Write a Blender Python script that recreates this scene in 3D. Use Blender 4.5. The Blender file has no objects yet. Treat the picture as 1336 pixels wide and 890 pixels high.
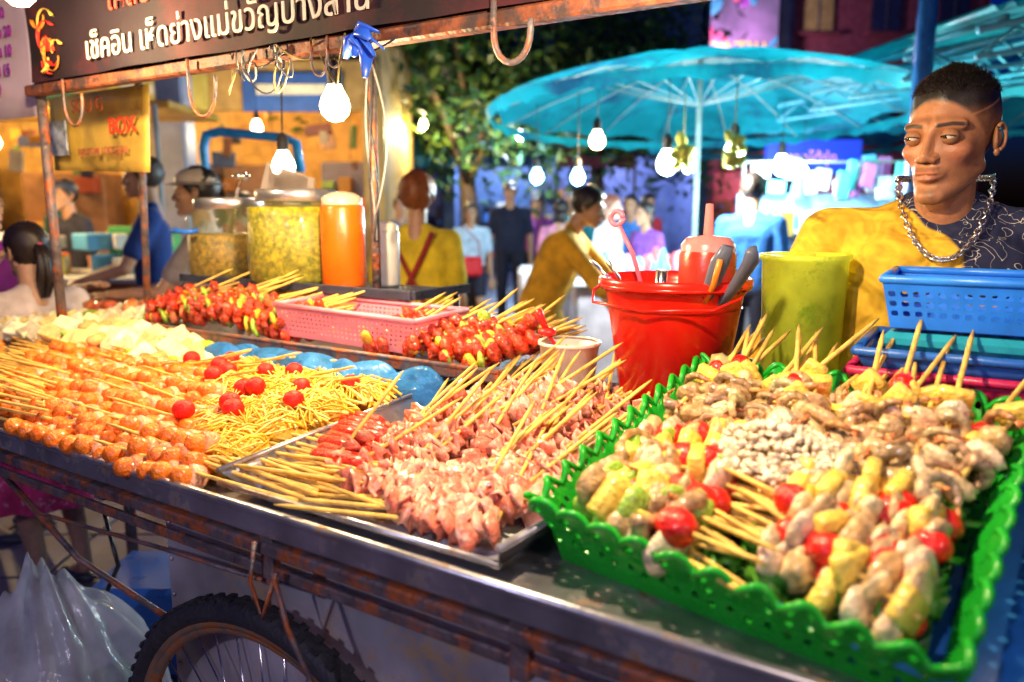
import bpy, bmesh, math, random
import numpy as np
from mathutils import Vector, Matrix
random.seed(7); rng=np.random.default_rng(7)
K=.87
ANG=math.atan2(-.549,.836)
MC=Matrix.Translation((-.38*K,1.22*K,.095))@Matrix.Rotation(ANG,4,'Z')@Matrix.Scale(K,4)
ID=Matrix.Identity(4)
scene=bpy.context.scene
U=random.uniform
# ---------------------------------------------------------------- materials
def mat(name,color=(1,1,1),rough=.5,metal=0,vc=False,ns=20,na=.25,bump=.15,bs=None,sss=0,coat=0,em=None,es=0,trans=0,alpha=1,transl=0,dirt=None,ior=1.45):
    m=bpy.data.materials.new(name);m.use_nodes=True;nt=m.node_tree;N=nt.nodes;L=nt.links
    b=N['Principled BSDF'];out=N['Material Output']
    tc=N.new('ShaderNodeTexCoord')
    n=N.new('ShaderNodeTexNoise');n.inputs['Scale'].default_value=ns;n.inputs['Detail'].default_value=5
    L.new(tc.outputs['Object'],n.inputs['Vector'])
    mr=N.new('ShaderNodeMapRange');mr.inputs['From Min'].default_value=.3;mr.inputs['From Max'].default_value=.7
    mr.inputs['To Min'].default_value=1-na;mr.inputs['To Max'].default_value=1+na*.7
    L.new(n.outputs['Fac'],mr.inputs['Value'])
    mx=N.new('ShaderNodeVectorMath');mx.operation='SCALE'
    if vc:
        at=N.new('ShaderNodeAttribute');at.attribute_name='col';L.new(at.outputs['Color'],mx.inputs[0])
    else: mx.inputs[0].default_value=color[:3]
    L.new(mr.outputs['Result'],mx.inputs['Scale'])
    src=mx.outputs[0]
    if dirt:
        n2=N.new('ShaderNodeTexNoise');n2.inputs['Scale'].default_value=dirt[1];n2.inputs['Detail'].default_value=8;n2.inputs['Roughness'].default_value=.7
        L.new(tc.outputs['Object'],n2.inputs['Vector'])
        r2=N.new('ShaderNodeMapRange');r2.inputs['From Min'].default_value=dirt[2];r2.inputs['From Max'].default_value=dirt[2]+.12
        L.new(n2.outputs['Fac'],r2.inputs['Value'])
        mm=N.new('ShaderNodeMix');mm.data_type='RGBA'
        L.new(r2.outputs['Result'],mm.inputs[0]);L.new(src,mm.inputs[6]);mm.inputs[7].default_value=(*dirt[0],1)
        src=mm.outputs[2]
        if metal:
            r3=N.new('ShaderNodeMapRange');r3.inputs['To Min'].default_value=metal;r3.inputs['To Max'].default_value=.1
            L.new(r2.outputs['Result'],r3.inputs['Value']);L.new(r3.outputs['Result'],b.inputs['Metallic'])
    L.new(src,b.inputs['Base Color'])
    rr=N.new('ShaderNodeMapRange');rr.inputs['To Min'].default_value=max(.02,rough-.12);rr.inputs['To Max'].default_value=min(1,rough+.12)
    L.new(n.outputs['Fac'],rr.inputs['Value']);L.new(rr.outputs['Result'],b.inputs['Roughness'])
    if not(dirt and metal): b.inputs['Metallic'].default_value=metal
    b.inputs['IOR'].default_value=ior
    if sss:
        b.inputs['Subsurface Weight'].default_value=sss;b.inputs['Subsurface Scale'].default_value=.01
    b.inputs['Coat Weight'].default_value=coat;b.inputs['Coat Roughness'].default_value=.08
    b.inputs['Transmission Weight'].default_value=trans;b.inputs['Alpha'].default_value=alpha
    if em: 
        b.inputs['Emission Color'].default_value=(*em,1);b.inputs['Emission Strength'].default_value=es
    if bump:
        n3=N.new('ShaderNodeTexNoise');n3.inputs['Scale'].default_value=bs or ns*3;n3.inputs['Detail'].default_value=4
        L.new(tc.outputs['Object'],n3.inputs['Vector'])
        bp=N.new('ShaderNodeBump');bp.inputs['Strength'].default_value=bump;bp.inputs['Distance'].default_value=.01
        L.new(n3.outputs['Fac'],bp.inputs['Height']);L.new(bp.outputs['Normal'],b.inputs['Normal'])
    if transl:
        t=N.new('ShaderNodeBsdfTranslucent');ms=N.new('ShaderNodeMixShader');ms.inputs[0].default_value=transl
        L.new(src,t.inputs['Color']);L.new(b.outputs[0],ms.inputs[1]);L.new(t.outputs[0],ms.inputs[2]);L.new(ms.outputs[0],out.inputs['Surface'])
    return m
FOOD=mat('food_glossy',vc=True,rough=.28,ns=60,na=.3,bump=.5,bs=120,coat=.5)
FOODM=mat('food_matte',vc=True,rough=.5,ns=50,na=.3,bump=.3,bs=150)
MEAT=mat('raw_meat',vc=True,rough=.25,ns=45,na=.45,bump=.5,bs=90,sss=.1,coat=.5,dirt=((.86,.60,.50),40,.55))
SEA=mat('seafood_flesh',vc=True,rough=.18,ns=70,na=.5,bump=.5,bs=110,coat=.8)
STICK=mat('bamboo_stick',(.80,.50,.11),rough=.55,ns=30,na=.35,bump=.2)
PLAS=mat('plastic_vc',vc=True,rough=.3,ns=15,na=.12,bump=.06,bs=60)
CLOTH=mat('cloth_vc',vc=True,rough=.85,ns=14,na=.3,bump=.6,bs=22)
SKIN=mat('skin_vc',vc=True,rough=.42,ns=70,na=.14,bump=.12,bs=330,sss=.10)
PAINT=mat('painted_vc',vc=True,rough=.55,ns=6,na=.3,bump=.2,bs=40)
STEEL=mat('worn_steel',(.48,.48,.54),rough=.33,metal=.85,ns=8,na=.4,bump=.08,bs=30,dirt=((.24,.13,.06),14,.53))
PANEL=mat('galvanised_panel',(.6,.58,.6),rough=.42,metal=.5,ns=5,na=.45,bump=.1,bs=12,dirt=((.6,.34,.08),4,.50))
RUST=mat('rusty_iron',(.16,.13,.14),rough=.5,metal=.4,ns=20,na=.5,bump=.5,dirt=((.38,.10,.03),18,.47))
WOOD=mat('weathered_beam',(.22,.065,.03),rough=.6,ns=9,na=.7,bump=.6,bs=40,dirt=((.05,.03,.03),14,.46))
RUB=mat('rubber',(.03,.03,.037),rough=.6,ns=30,na=.3,bump=.4)
CHROME=mat('silver_metal',(.8,.78,.75),rough=.18,metal=1,bump=0)
def emi(name,c,s): return mat(name,c,em=c,es=s,bump=0,na=0)
# ---------------------------------------------------------------- mesh builder
_ico={}
def ico(sub):
    if sub not in _ico:
        bm=bmesh.new();bmesh.ops.create_icosphere(bm,subdivisions=sub,radius=1)
        _ico[sub]=(np.array([v.co[:] for v in bm.verts]),[tuple(v.index for v in f.verts) for f in bm.faces]);bm.free()
    return _ico[sub]
def rotm(ax,a):
    return np.array(Matrix.Rotation(a,3,Vector(ax)))
def frame(d,roll=0):
    d=np.array(d,float);d/=np.linalg.norm(d)+1e-9
    up=np.array([0,0,1.]) if abs(d[2])<.95 else np.array([1.,0,0])
    a=np.cross(up,d);a/=np.linalg.norm(a);b=np.cross(d,a)
    c,s=math.cos(roll),math.sin(roll)
    return np.stack([a*c+b*s,b*c-a*s,d],1)
def rrot(): return np.array(Matrix.Rotation(U(0,6.28),3,Vector((U(-1,1),U(-1,1),U(-1,1))).normalized()))
class MB:
    def __init__(s): s.v=[];s.f=[];s.m=[];s.c=[];s.s=[];s.n=0
    def add(s,V,F,m=0,c=(1,1,1),sm=True):
        V=np.asarray(V,float).reshape(-1,3);n=s.n
        s.v.append(V);s.f.extend([tuple(i+n for i in f) for f in F])
        s.m.extend([m]*len(F));s.s.extend([sm]*len(F))
        c=np.asarray(c,float)
        s.c.append(np.tile(c[:3],(len(V),1)) if c.ndim==1 else c[:,:3]);s.n+=len(V)
    def box(s,c,size,R=None,b=0.0,m=0,col=(1,1,1),sm=False):
        h=np.array(size,float)/2;b=min(b,min(h)*.9) if b else 0
        if not b:
            V=np.array([[x,y,z] for x in(-1,1) for y in(-1,1) for z in(-1,1)])*h
            F=[(0,1,3,2),(4,6,7,5),(0,4,5,1),(2,3,7,6),(0,2,6,4),(1,5,7,3)]
        else:
            V=[];idx={}
            for x in(-1,1):
                for y in(-1,1):
                    for z in(-1,1):
                        for k in range(3):
                            q=[x*(h[0]-b),y*(h[1]-b),z*(h[2]-b)];q[k]=(x,y,z)[k]*h[k]
                            idx[(x,y,z,k)]=len(V);V.append(q)
            F=[]
            for k in range(3):
                i,j=[(1,2),(0,2),(0,1)][k]
                for sg in(-1,1):
                    fc=[]
                    for a,bb in((-1,-1),(1,-1),(1,1),(-1,1)):
                        q=[0,0,0];q[k]=sg;q[i]=a;q[j]=bb;fc.append(idx[(*q,k)])
                    F.append(tuple(fc))
                for a in(-1,1):
                    for bb in(-1,1):
                        q=[0,0,0];q[i]=a;q[j]=bb
                        q1=list(q);q1[k]=-1;q2=list(q);q2[k]=1
                        F.append((idx[(*q1,i)],idx[(*q2,i)],idx[(*q2,j)],idx[(*q1,j)]))
            for x in(-1,1):
                for y in(-1,1):
                    for z in(-1,1): F.append(tuple(idx[(x,y,z,k)] for k in range(3)))
            V=np.array(V)
        if R is not None: V=V@np.asarray(R).T
        s.add(V+np.array(c),F,m,col,sm)
    def ell(s,c,rad,R=None,sub=2,nz=0,m=0,col=(1,1,1)):
        V,F=ico(sub)
        V=V.copy()
        if nz:
            ph=rng.uniform(0,6.28,6);fr=rng.uniform(1.5,4,6)
            d=np.sin(V[:,0]*fr[0]+ph[0])*np.sin(V[:,1]*fr[1]+ph[1])+.6*np.sin(V[:,2]*fr[2]*1.7+ph[2]+V[:,0]*2)+.4*np.sin(V[:,1]*fr[3]*2.5+ph[3])
            V*=(1+nz*d)[:,None]
        V=V*np.array(rad)
        if R is not None: V=V@np.asarray(R).T
        s.add(V+np.array(c),F,m,col)
    def tube(s,P,r,n=6,m=0,col=(1,1,1),cap=True,flat=1.0,roll=0,sm=True):
        P=np.asarray(P,float);k=len(P);r=np.ones(k)*r if np.ndim(r)==0 else np.asarray(r,float)
        T=np.gradient(P,axis=0);V=[];a=None
        for i in range(k):
            t=T[i]/(np.linalg.norm(T[i])+1e-12)
            if a is None:
                F0=frame(t,roll);a=F0[:,0]
            a=a-t*np.dot(a,t);a/=np.linalg.norm(a)+1e-12;b=np.cross(t,a)
            for j in range(n):
                an=2*math.pi*j/n
                V.append(P[i]+r[i]*(math.cos(an)*a+math.sin(an)*b*flat))
        F=[(i*n+j,i*n+(j+1)%n,(i+1)*n+(j+1)%n,(i+1)*n+j) for i in range(k-1) for j in range(n)]
        if cap: F+= [tuple(range(n))[::-1],tuple((k-1)*n+j for j in range(n))]
        if np.ndim(col)==2: col=np.repeat(np.asarray(col),n,axis=0)
        s.add(V,F,m,col,sm)
    def lathe(s,prof,c,n=32,R=None,m=0,col=(1,1,1),sx=1,sy=1,sm=True,capb=True,capt=False):
        V=[];
        for (r,z) in prof:
            for j in range(n):
                a=2*math.pi*j/n;V.append((r*math.cos(a)*sx,r*math.sin(a)*sy,z))
        k=len(prof)
        F=[(i*n+j,i*n+(j+1)%n,(i+1)*n+(j+1)%n,(i+1)*n+j) for i in range(k-1) for j in range(n)]
        if capb: F.append(tuple(range(n))[::-1])
        if capt: F.append(tuple((k-1)*n+j for j in range(n)))
        V=np.array(V)
        if R is not None: V=V@np.asarray(R).T
        s.add(V+np.array(c),F,m,col,sm)
    def perf(s,fn,nu,nv,hole=.3,m=0,col=(1,1,1),skip=None):
        """sheet fn(u,v)->xyz with an opening in every cell"""
        o=[(0,0),(.5,0),(1,0),(1,.5),(1,1),(.5,1),(0,1),(0,.5)]
        for i in range(nu):
            for j in range(nv):
                if skip and skip(i,j):
                    V=[fn((i+a)/nu,(j+b)/nv) for a,b in((0,0),(1,0),(1,1),(0,1))]
                    s.add(V,[(0,1,2,3)],m,col,False);continue
                V=[fn((i+a)/nu,(j+b)/nv) for a,b in o]
                V+=[fn((i+.5+(a-.5)*2*hole*(1 if (a!=.5 and b!=.5)else 1.25))/nu,(j+.5+(b-.5)*2*hole*(1 if(a!=.5 and b!=.5)else 1.25))/nv) for a,b in o]
                s.add(V,[(q,(q+1)%8,8+(q+1)%8,8+q) for q in range(8)],m,col,False)
    def sheet(s,fn,nu,nv,m=0,col=(1,1,1),sm=True):
        V=[fn(i/nu,j/nv) for j in range(nv+1) for i in range(nu+1)]
        F=[(j*(nu+1)+i,j*(nu+1)+i+1,(j+1)*(nu+1)+i+1,(j+1)*(nu+1)+i) for j in range(nv) for i in range(nu)]
        s.add(V,F,m,col,sm)
def mk(name,mb,mats,M=ID,parent=None,solid=0,weld=False,recalc=True):
    me=bpy.data.meshes.new(name);V=np.concatenate(mb.v)
    me.from_pydata(V.tolist(),[],mb.f)
    for m in mats: me.materials.append(m)
    me.polygons.foreach_set('material_index',mb.m);me.polygons.foreach_set('use_smooth',mb.s)
    C=np.concatenate(mb.c);C=np.concatenate([C,np.ones((len(C),1))],1).astype(np.float32)
    at=me.color_attributes.new('col','FLOAT_COLOR','POINT');at.data.foreach_set('color',C.ravel())
    if weld or recalc:
        bm=bmesh.new();bm.from_mesh(me)
        if weld: bmesh.ops.remove_doubles(bm,verts=bm.verts,dist=1e-4)
        bmesh.ops.recalc_face_normals(bm,faces=bm.faces);bm.to_mesh(me);bm.free()
    me.update()
    o=bpy.data.objects.new(name,me);scene.collection.objects.link(o)
    if parent: o.parent=parent
    o.matrix_local=M
    if solid:
        md=o.modifiers.new('s','SOLIDIFY');md.thickness=solid;md.offset=0
    return o
def empty(name,M=ID):
    e=bpy.data.objects.new(name,None);e.empty_display_size=.1;scene.collection.objects.link(e);e.matrix_world=M;return e
def jit(c,a=.08):
    k=1+U(-a,a);return tuple(max(0,x*k*(1+U(-a*.5,a*.5))) for x in c)
def lamp(x,y,z,P,col,r=.03,name='bulb_light',parent=None):
    l=bpy.data.lights.new(name,'POINT');l.energy=P;l.color=col;l.shadow_soft_size=r
    o=bpy.data.objects.new(name,l);o.location=(x,y,z);scene.collection.objects.link(o)
    if parent: o.parent=parent
    return o
def bulb(x,y,z,P,col,r=.033,cord=.15,e=25,name='light_bulb'):
    """hanging bulb (world coords), z = centre of the glass"""
    E=empty(name,Matrix.Translation((x,y,z)))
    mb=MB()
    mb.lathe([(.001,-r),(r*.5,-r*.87),(r*.87,-r*.5),(r,0),(r*.87,r*.5),(r*.6,r*1.0),(r*.42,r*1.4)],(0,0,0),n=20,m=0,capb=False)
    mb.lathe([(r*.48,r*1.35),(r*.5,r*2.4),(r*.3,r*2.7),(.004,r*2.9)],(0,0,0),n=14,m=1,capb=False)
    mb.tube([(0,0,r*2.8),(.004,.002,r*2.8+cord*.5),(0,0,r*2.8+cord)],.003,5,m=1)
    mk('glass_and_socket',mb,[emi('bulb_glass',tuple(min(1,c*1.05) for c in col),e),RUB],parent=E)
    lamp(0,0,-r*1.7,P,col,r*.6,parent=E)
    return E
# ---------------------------------------------------------------- camera / world
cam=bpy.data.cameras.new('cam');co=bpy.data.objects.new('camera',cam);scene.collection.objects.link(co)
co.location=(0,0,1.4);co.rotation_euler=(math.radians(90-9.6),0,0);cam.lens=28;cam.sensor_width=36;cam.clip_end=500;cam.clip_start=.02
cam.dof.use_dof=True;cam.dof.focus_distance=1.45;cam.dof.aperture_fstop=2.4
scene.camera=co
w=bpy.data.worlds.new('World');scene.world=w;w.use_nodes=True;nt=w.node_tree
bg=nt.nodes['Background'];sk=nt.nodes.new('ShaderNodeTexSky');sk.sky_type='NISHITA';sk.sun_disc=False
sk.sun_elevation=math.radians(1);sk.sun_rotation=math.radians(200);sk.ozone_density=8
tint=nt.nodes.new('ShaderNodeMix');tint.data_type='RGBA';tint.blend_type='MULTIPLY';tint.inputs[0].default_value=1;tint.inputs[7].default_value=(.6,.5,1,1)
nt.links.new(sk.outputs[0],tint.inputs[6]);nt.links.new(tint.outputs[2],bg.inputs[0]);bg.inputs[1].default_value=.15
sl=bpy.data.lights.new('moon_sun','SUN');sl.energy=.12;sl.angle=math.radians(.5);sl.color=(.6,.65,1)
so=bpy.data.objects.new('sun',sl);so.rotation_euler=(math.radians(58),0,math.radians(-25));scene.collection.objects.link(so)
scene.view_settings.view_transform='Standard';scene.view_settings.look='None';scene.view_settings.exposure=0
# ---------------------------------------------------------------- CART
cart=empty('food_cart',MC)
def part(name,mb,mats,**k): return mk(name,mb,mats,parent=cart,**k)
mb=MB()
mb.box((-.6,.55,.985),(3.5,1.12,.012),m=0)
mb.box((-.6,-.008,.992),(3.5,.012,.042),b=.003,m=0)
mb.box((-.6,1.112,1.0),(3.5,.012,.05),b=.003,m=0)
mb.box((-2.352,.55,1.0),(.012,1.13,.05),b=.003,m=0)
mb.tube([(-2.36,-.012,1.014),(-1,-.013,1.012),(0,-.012,1.014),(1.16,-.012,1.012)],.008,8,m=0)
part('tray',mb,[STEEL])
mb=MB()
mb.box((-.6,-.004,.952),(3.52,.03,.022),b=.004)
mb.box((-.6,.004,.905),(3.52,.012,.02),b=.003)
for x in (-2.2,-1.5,-.02,.47,1.1): mb.box((x,0,.93),(.03,.02,.09),b=.003)
mb.box((-1.4,.5,.945),(.03,1.0,.04));mb.box((-2.2,.5,.945),(.03,1.0,.04));mb.box((-.53,.5,.945),(.03,1.0,.04))
for x in (-2.25,):
    for y in (.05,1.05): mb.box((x,y,.4),(.035,.035,1.02))
mb.tube([(-1.0,.02,.90),(-.75,.06,.72),(-.52,.12,.62)],.007,8)
part('frame_rails',mb,[RUST])
mb=MB()
mb.box((.33,.58,.58),(1.7,.9,.60),b=.006);mb.box((.33,.125,.875),(1.72,.02,.03),b=.004)
mb.box((.33,.122,.30),(1.72,.02,.03),b=.004);mb.box((.36,.126,.58),(.02,.008,.56))
for x in (-.50,.40):
    for z in np.linspace(.35,.84,7): mb.ell((x,.127,z),(.006,.004,.006),sub=1)
part('cabinet',mb,[PANEL])
def wheel(y):
    mb=MB();c=np.array([-.1314,y,.344]);R=.446
    ring=lambda rr,n=64:[c+np.array([rr*math.cos(a),0,rr*math.sin(a)]) for a in np.linspace(0,2*math.pi,n+1)]
    mb.tube(ring(R-.025),.025,12,m=0,cap=False)
    for i in range(72):
        a=i*2*math.pi/72
        for sg in(-1,1):
            mb.box(c+np.array([(R-.003)*math.cos(a+.02*sg),sg*.011,(R-.003)*math.sin(a+.02*sg)]),(.006,.014,.016),R=rotm((0,1,0),-a),m=0)
    mb.tube(ring(R-.06),.012,8,m=1,cap=False);mb.tube(ring(R-.046),.016,8,m=1,cap=False)
    for i in range(36):
        a=i*2*math.pi/36;b=a+(.5 if i%2 else -.5)
        mb.tube([c+np.array([.03*math.cos(b),.02*(1 if i%4<2 else -1),.03*math.sin(b)]),c+np.array([(R-.055)*math.cos(a),0,(R-.055)*math.sin(a)])],.0022,4,m=2)
    mb.tube([c+np.array([0,-.035,0]),c+np.array([0,.05,0])],.03,14,m=1)
    part('wheel',mb,[RUB,mat('wheel_rim',(.3,.22,.15),rough=.4,metal=.5,dirt=((.35,.12,.03),20,.45)),CHROME])
wheel(.055);wheel(1.12)
mb=MB();mb.tube([(-.1314,.05,.344),(-.1314,1.12,.344)],.014,8)
mb.tube([(.02,-.03,.93),(.06,-.04,.85),(.14,-.03,.7),(.13,-.01,.55),(.02,.0,.45)],.005,6)
mb.tube([(-.02,-.03,.97),(-.03,-.035,.9),(-.01,-.03,.84),(.03,-.03,.93)],.004,6)
mb.tube([(-1.0,.02,.9),(-.8,.0,.84),(-.55,-.005,.86),(-.3,-.01,.88),(-.02,-.02,.9)],.004,6)
part('axle_and_cord',mb,[RUST])
mb=MB()
mb.tube([(-1.78,.60,1.0),(-1.78,.60,1.9)],.016,10);mb.tube([(-1.76,.9,1.0),(-1.70,.9,2.05)],.013,10)
mb.tube([(-.67,.97,1.25),(-.67,.97,2.05)],.014,10);mb.tube([(1.1,.62,1.0),(1.1,.62,1.9)],.02,10);mb.tube([(1.1,1.08,1.0),(1.1,1.08,2.1)],.02,10)
part('posts',mb,[RUST])
mb=MB()
mb.box((-.28,.58,1.868),(3.05,.04,.034),b=.005);mb.box((-.28,.62,1.895),(3.05,.04,.03),b=.005)
mb.box((-.28,1.08,2.12),(3.05,.04,.05),b=.005)
for x in (-1.78,-1.2,-.6,0,.6,1.2): mb.box((x,.85,2.02),(.035,.56,.035),R=rotm((1,0,0),.38),b=.004)
mb.box((.48,.30,1.985),(.035,.75,.035),b=.004)
part('roof_beams',mb,[WOOD])
mb=MB();mb.sheet(lambda u,v:(-1.82+3.1*u,.6+.6*v,1.955+.24*v+.008*math.sin(u*3.1/.06*6.28/1)),620,1)
part('roof_sheet',mb,[PANEL],solid=.002)
mb=MB();mb.sheet(lambda u,v:(-1.72+2.95*u,.545+.006*math.sin(u*23)+.004*math.sin(u*61+v*5),1.885+.33*v),90,8,m=0)
def swirl(cx,cz,r,col,a0,a1,w):
    P=[(cx+r*(1-.4*q)*math.cos(a0+(a1-a0)*q),.532,cz+r*(1-.4*q)*math.sin(a0+(a1-a0)*q)) for q in np.linspace(0,1,14)]
    mb.tube(P,[w*(1-.8*q)+.001 for q in np.linspace(0,1,14)],6,m=1,col=col,flat=.2,roll=0)
for k in range(10):
    swirl(-1.58+U(-.04,.05),1.99+U(-.06,.1),U(.03,.07),random.choice([(.6,.03,.02),(.75,.25,.03),(.12,.3,.05),(.7,.5,.1)]),U(0,6),U(0,6)+3,U(.004,.010))
mb.ell((-1.58,.533,1.985),(.04,.005,.016),R=rotm((0,1,0),.6),m=1,col=(.7,.04,.02))
for k in range(22):
    swirl(-1.3+U(0,1.9),2.045+U(-.02,.1),U(.015,.05),random.choice([(.45,.02,.02),(.5,.05,.1),(.5,.25,.05)]),U(0,6),U(0,6)+3,U(.003,.009))
part('banner',mb,[mat('banner_vinyl',(.012,.005,.012),rough=.8,ns=3,na=.5,bump=.2,bs=8,dirt=((.05,.006,.012),2.5,.5)),PAINT])
def text(s,loc,size,color,parent,name='lettering',rx=90,rz=0,es=0,off=.001,align='LEFT'):
    c=bpy.data.curves.new(name,'FONT');c.body=s;c.size=size;c.extrude=.0015;c.offset=off;c.align_x=align
    c.materials.append(mat('lettering_paint',color,rough=.6,bump=0,na=.1,em=color if es else None,es=es))
    o=bpy.data.objects.new(name,c);scene.collection.objects.link(o);o.parent=parent
    o.location=loc;o.rotation_euler=(math.radians(rx),0,math.radians(rz));return o
text('เช็คอิน เห็ดย่างแม่ขวัญบางสาน',(-1.38,.532,1.92),.092,(.62,.56,.50),cart,off=.0)
text('เห็ดย่าง หมูปิ้ง ทะเลย่าง',(-1.25,.532,2.04),.10,(.6,.06,.04),cart,off=.0)
sg=empty('menu_sign',MC)
mb=MB();mb.sheet(lambda u,v:(-2.7+.86*u,.62+.01*math.sin(u*9),1.80+.5*v),16,4)
mk('board',mb,[mat('white_vinyl',(.55,.45,.55),rough=.4,ns=5,na=.2,bump=.1)],parent=sg,solid=.004)
for i,t in enumerate(['เห็ดเข็มทอง 10','ลูกชิ้น  10','หมึกย่าง 20','ไส้กรอก 10','เบคอน 15','กุ้ง 20']): text(t,(-2.16,.60,2.18-.06*i),.05,(.25,.03,.3),sg)
sg=empty('yellow_box_sign',MC)
mb=MB();mb.sheet(lambda u,v:(-2.08+.62*u,.78+.02*math.sin(u*5)*(1-v),1.63+.26*v-.02*u*(1-v)),16,6)
mk('board',mb,[mat('yellow_vinyl',(.62,.42,.08),rough=.45,ns=6,na=.4,bump=.3)],parent=sg,solid=.003)
text('SOU G',(-1.88,.75,1.82),.065,(.6,.12,.03),sg,off=0);text('BOX',(-1.66,.75,1.74),.075,(.65,.05,.02),sg,off=.001);text('คุณภาพ มาตรฐาน',(-1.86,.75,1.675),.042,(.35,.1,.05),sg,off=0)
mb=MB();mb.box((-2.0,.752,1.74),(.14,.006,.12));mk('photo_panel',mb,[mat('sign_picture',(.35,.4,.5),rough=.4,ns=30,na=.8,bump=0)],parent=sg)
def hook(s,t,z,h,nm='meat_hook',th=.0042):
    mb=MB();P=[(s-.5*h,t-.02,z+.04),(s-.5*h,t-.02,z-.3*h)]
    P+=[(s-.5*h*math.cos(a),t-.02,z-.3*h-h*.7*math.sin(a)) for a in np.linspace(.2,math.pi,10)]
    P+=[(s+.5*h,t-.02,z-.1*h)]
    mb.tube(P,th,7);mk(nm,mb,[RUST],MC)
hook(-.86,.56,1.84,.11);hook(-1.48,.56,1.84,.10);hook(.10,.56,1.86,.085,th=.0065);hook(-.45,.58,1.85,.05,th=.003);hook(-.40,.58,1.86,.045,th=.003)
mb=MB()
for k in range(9):
    a=U(-2.8,.3);L_=U(.05,.11)
    P=[(-.30,.535,1.87),(-.30+L_*.5*math.cos(a),.52+U(-.02,.02),1.87+.5*L_*math.sin(a)+.01),(-.30+L_*math.cos(a),.52+U(-.03,.03),1.865+L_*math.sin(a))]
    mb.tube(P,[.012,.02,.006],6,flat=.3,roll=U(0,3),col=jit((.03,.12,.75)))
mk('blue_plastic_bag',mb,[PLAS],MC)
mb=MB()
for k in range(14):
    x0=-.62+U(-.15,.3);x1=x0+U(-.15,.2);zz=U(.03,.11)
    P=[(x0+(x1-x0)*q,.56+.02*math.sin(q*5+k),1.88-zz*math.sin(q*math.pi)) for q in np.linspace(0,1,15)]
    mb.tube(P,.0024,5,col=random.choice([(.03,.03,.04),(.22,.17,.06),(.2,.2,.2),(.03,.03,.04)]))
for k in range(3):
    x0=-.66;P=[(x0+.01*math.sin(q*5+k*2),.95+.01*math.cos(q*6+k),2.0-.6*q) for q in np.linspace(0,1,16)];mb.tube(P,.003,5,col=(.25,.25,.27) if k%2 else (.04,.04,.05))
P=[(-.62+.05*math.sin(q*3.1),.92,1.9-.42*q) for q in np.linspace(0,1,12)];mb.tube(P,.0035,6,col=(.2,.2,.22))
mk('tangled_power_cords',mb,[PLAS],MC)
def cw(s,t,z): return tuple((MC@Vector((s,t,z)))[:])
bulb(*cw(-.444,.6,1.735),36,(1,.72,.36),r=.032,cord=.05)
bulb(*cw(-1.30,1.18,1.64),20,(1,.82,.52),r=.036,cord=.25)
bulb(*cw(.48,.12,1.90),44,(1,.76,.45),r=.034,cord=.0)
bulb(*cw(-1.15,.25,2.02),38,(1,.68,.34),r=.034,cord=.0)
# two unseen bulbs added behind the viewpoint to light the cart front
bulb(-1.1,-.9,2.3,60,(.8,.72,1),r=.05,cord=.3);bulb(1.3,-1.1,2.4,60,(1,.75,.6),r=.05,cord=.3)
# ---------------------------------------------------------------- FOOD
def stick(mb,p,d,L,m=1,r=.0036):
    p=np.array(p,float);d=np.array(d,float);d/=np.linalg.norm(d);mb.tube([p,p+d*L*.92,p+d*L],[r,r,r*.3],6,m=m)
def zig(mb,p,d,L,amp,w,col,m=0,n=None,th=.25):
    p=np.array(p,float);Fm=frame(d,U(0,3));n=n or max(4,int(L/.014));P=[];C=[]
    for i in range(n*3+1):
        q=i/(n*3);off=amp*math.cos(q*n*math.pi)*U(.8,1.15)
        P.append(p+Fm[:,2]*L*q+Fm[:,0]*off+Fm[:,1]*U(-.006,.006));C.append(jit(col,.15))
    mb.tube(P,[w*U(.75,1.2) for _ in P],7,m=m,col=np.array(C),flat=th+U(0,.15),roll=math.pi/2)
def prawn(mb,c,d,r=.022,roll=0,col=(.45,.36,.27)):
    Fm=frame(d,roll);P=[];R_=[];C=[]
    for i in range(15):
        q=i/14;a=-.6+q*3.9;rr=r*(1+.25*q)
        P.append(np.array(c)+Fm[:,0]*rr*math.cos(a)+Fm[:,1]*rr*math.sin(a)+Fm[:,2]*.006*math.sin(q*5))
        R_.append((.010*(1-q*.65)+.001)*(1.15 if i%2 else .9)*r/.022)
        C.append(tuple(np.array(col)*(1-.35*(i%2))+np.array([.3,.04,0])*max(0,q-.7)*2))
    mb.tube(P,R_,8,m=2,col=np.array(C))
    e=P[-1];t=P[-1]-P[-2];t/=np.linalg.norm(t)
    for s_ in(-1,0,1): mb.ell(e+t*.008+Fm[:,2]*.005*s_,(.003,.009,.0018),R=frame(t+Fm[:,2]*.4*s_)[:,[0,2,1]],sub=1,m=2,col=(.65,.2,.06))
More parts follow.
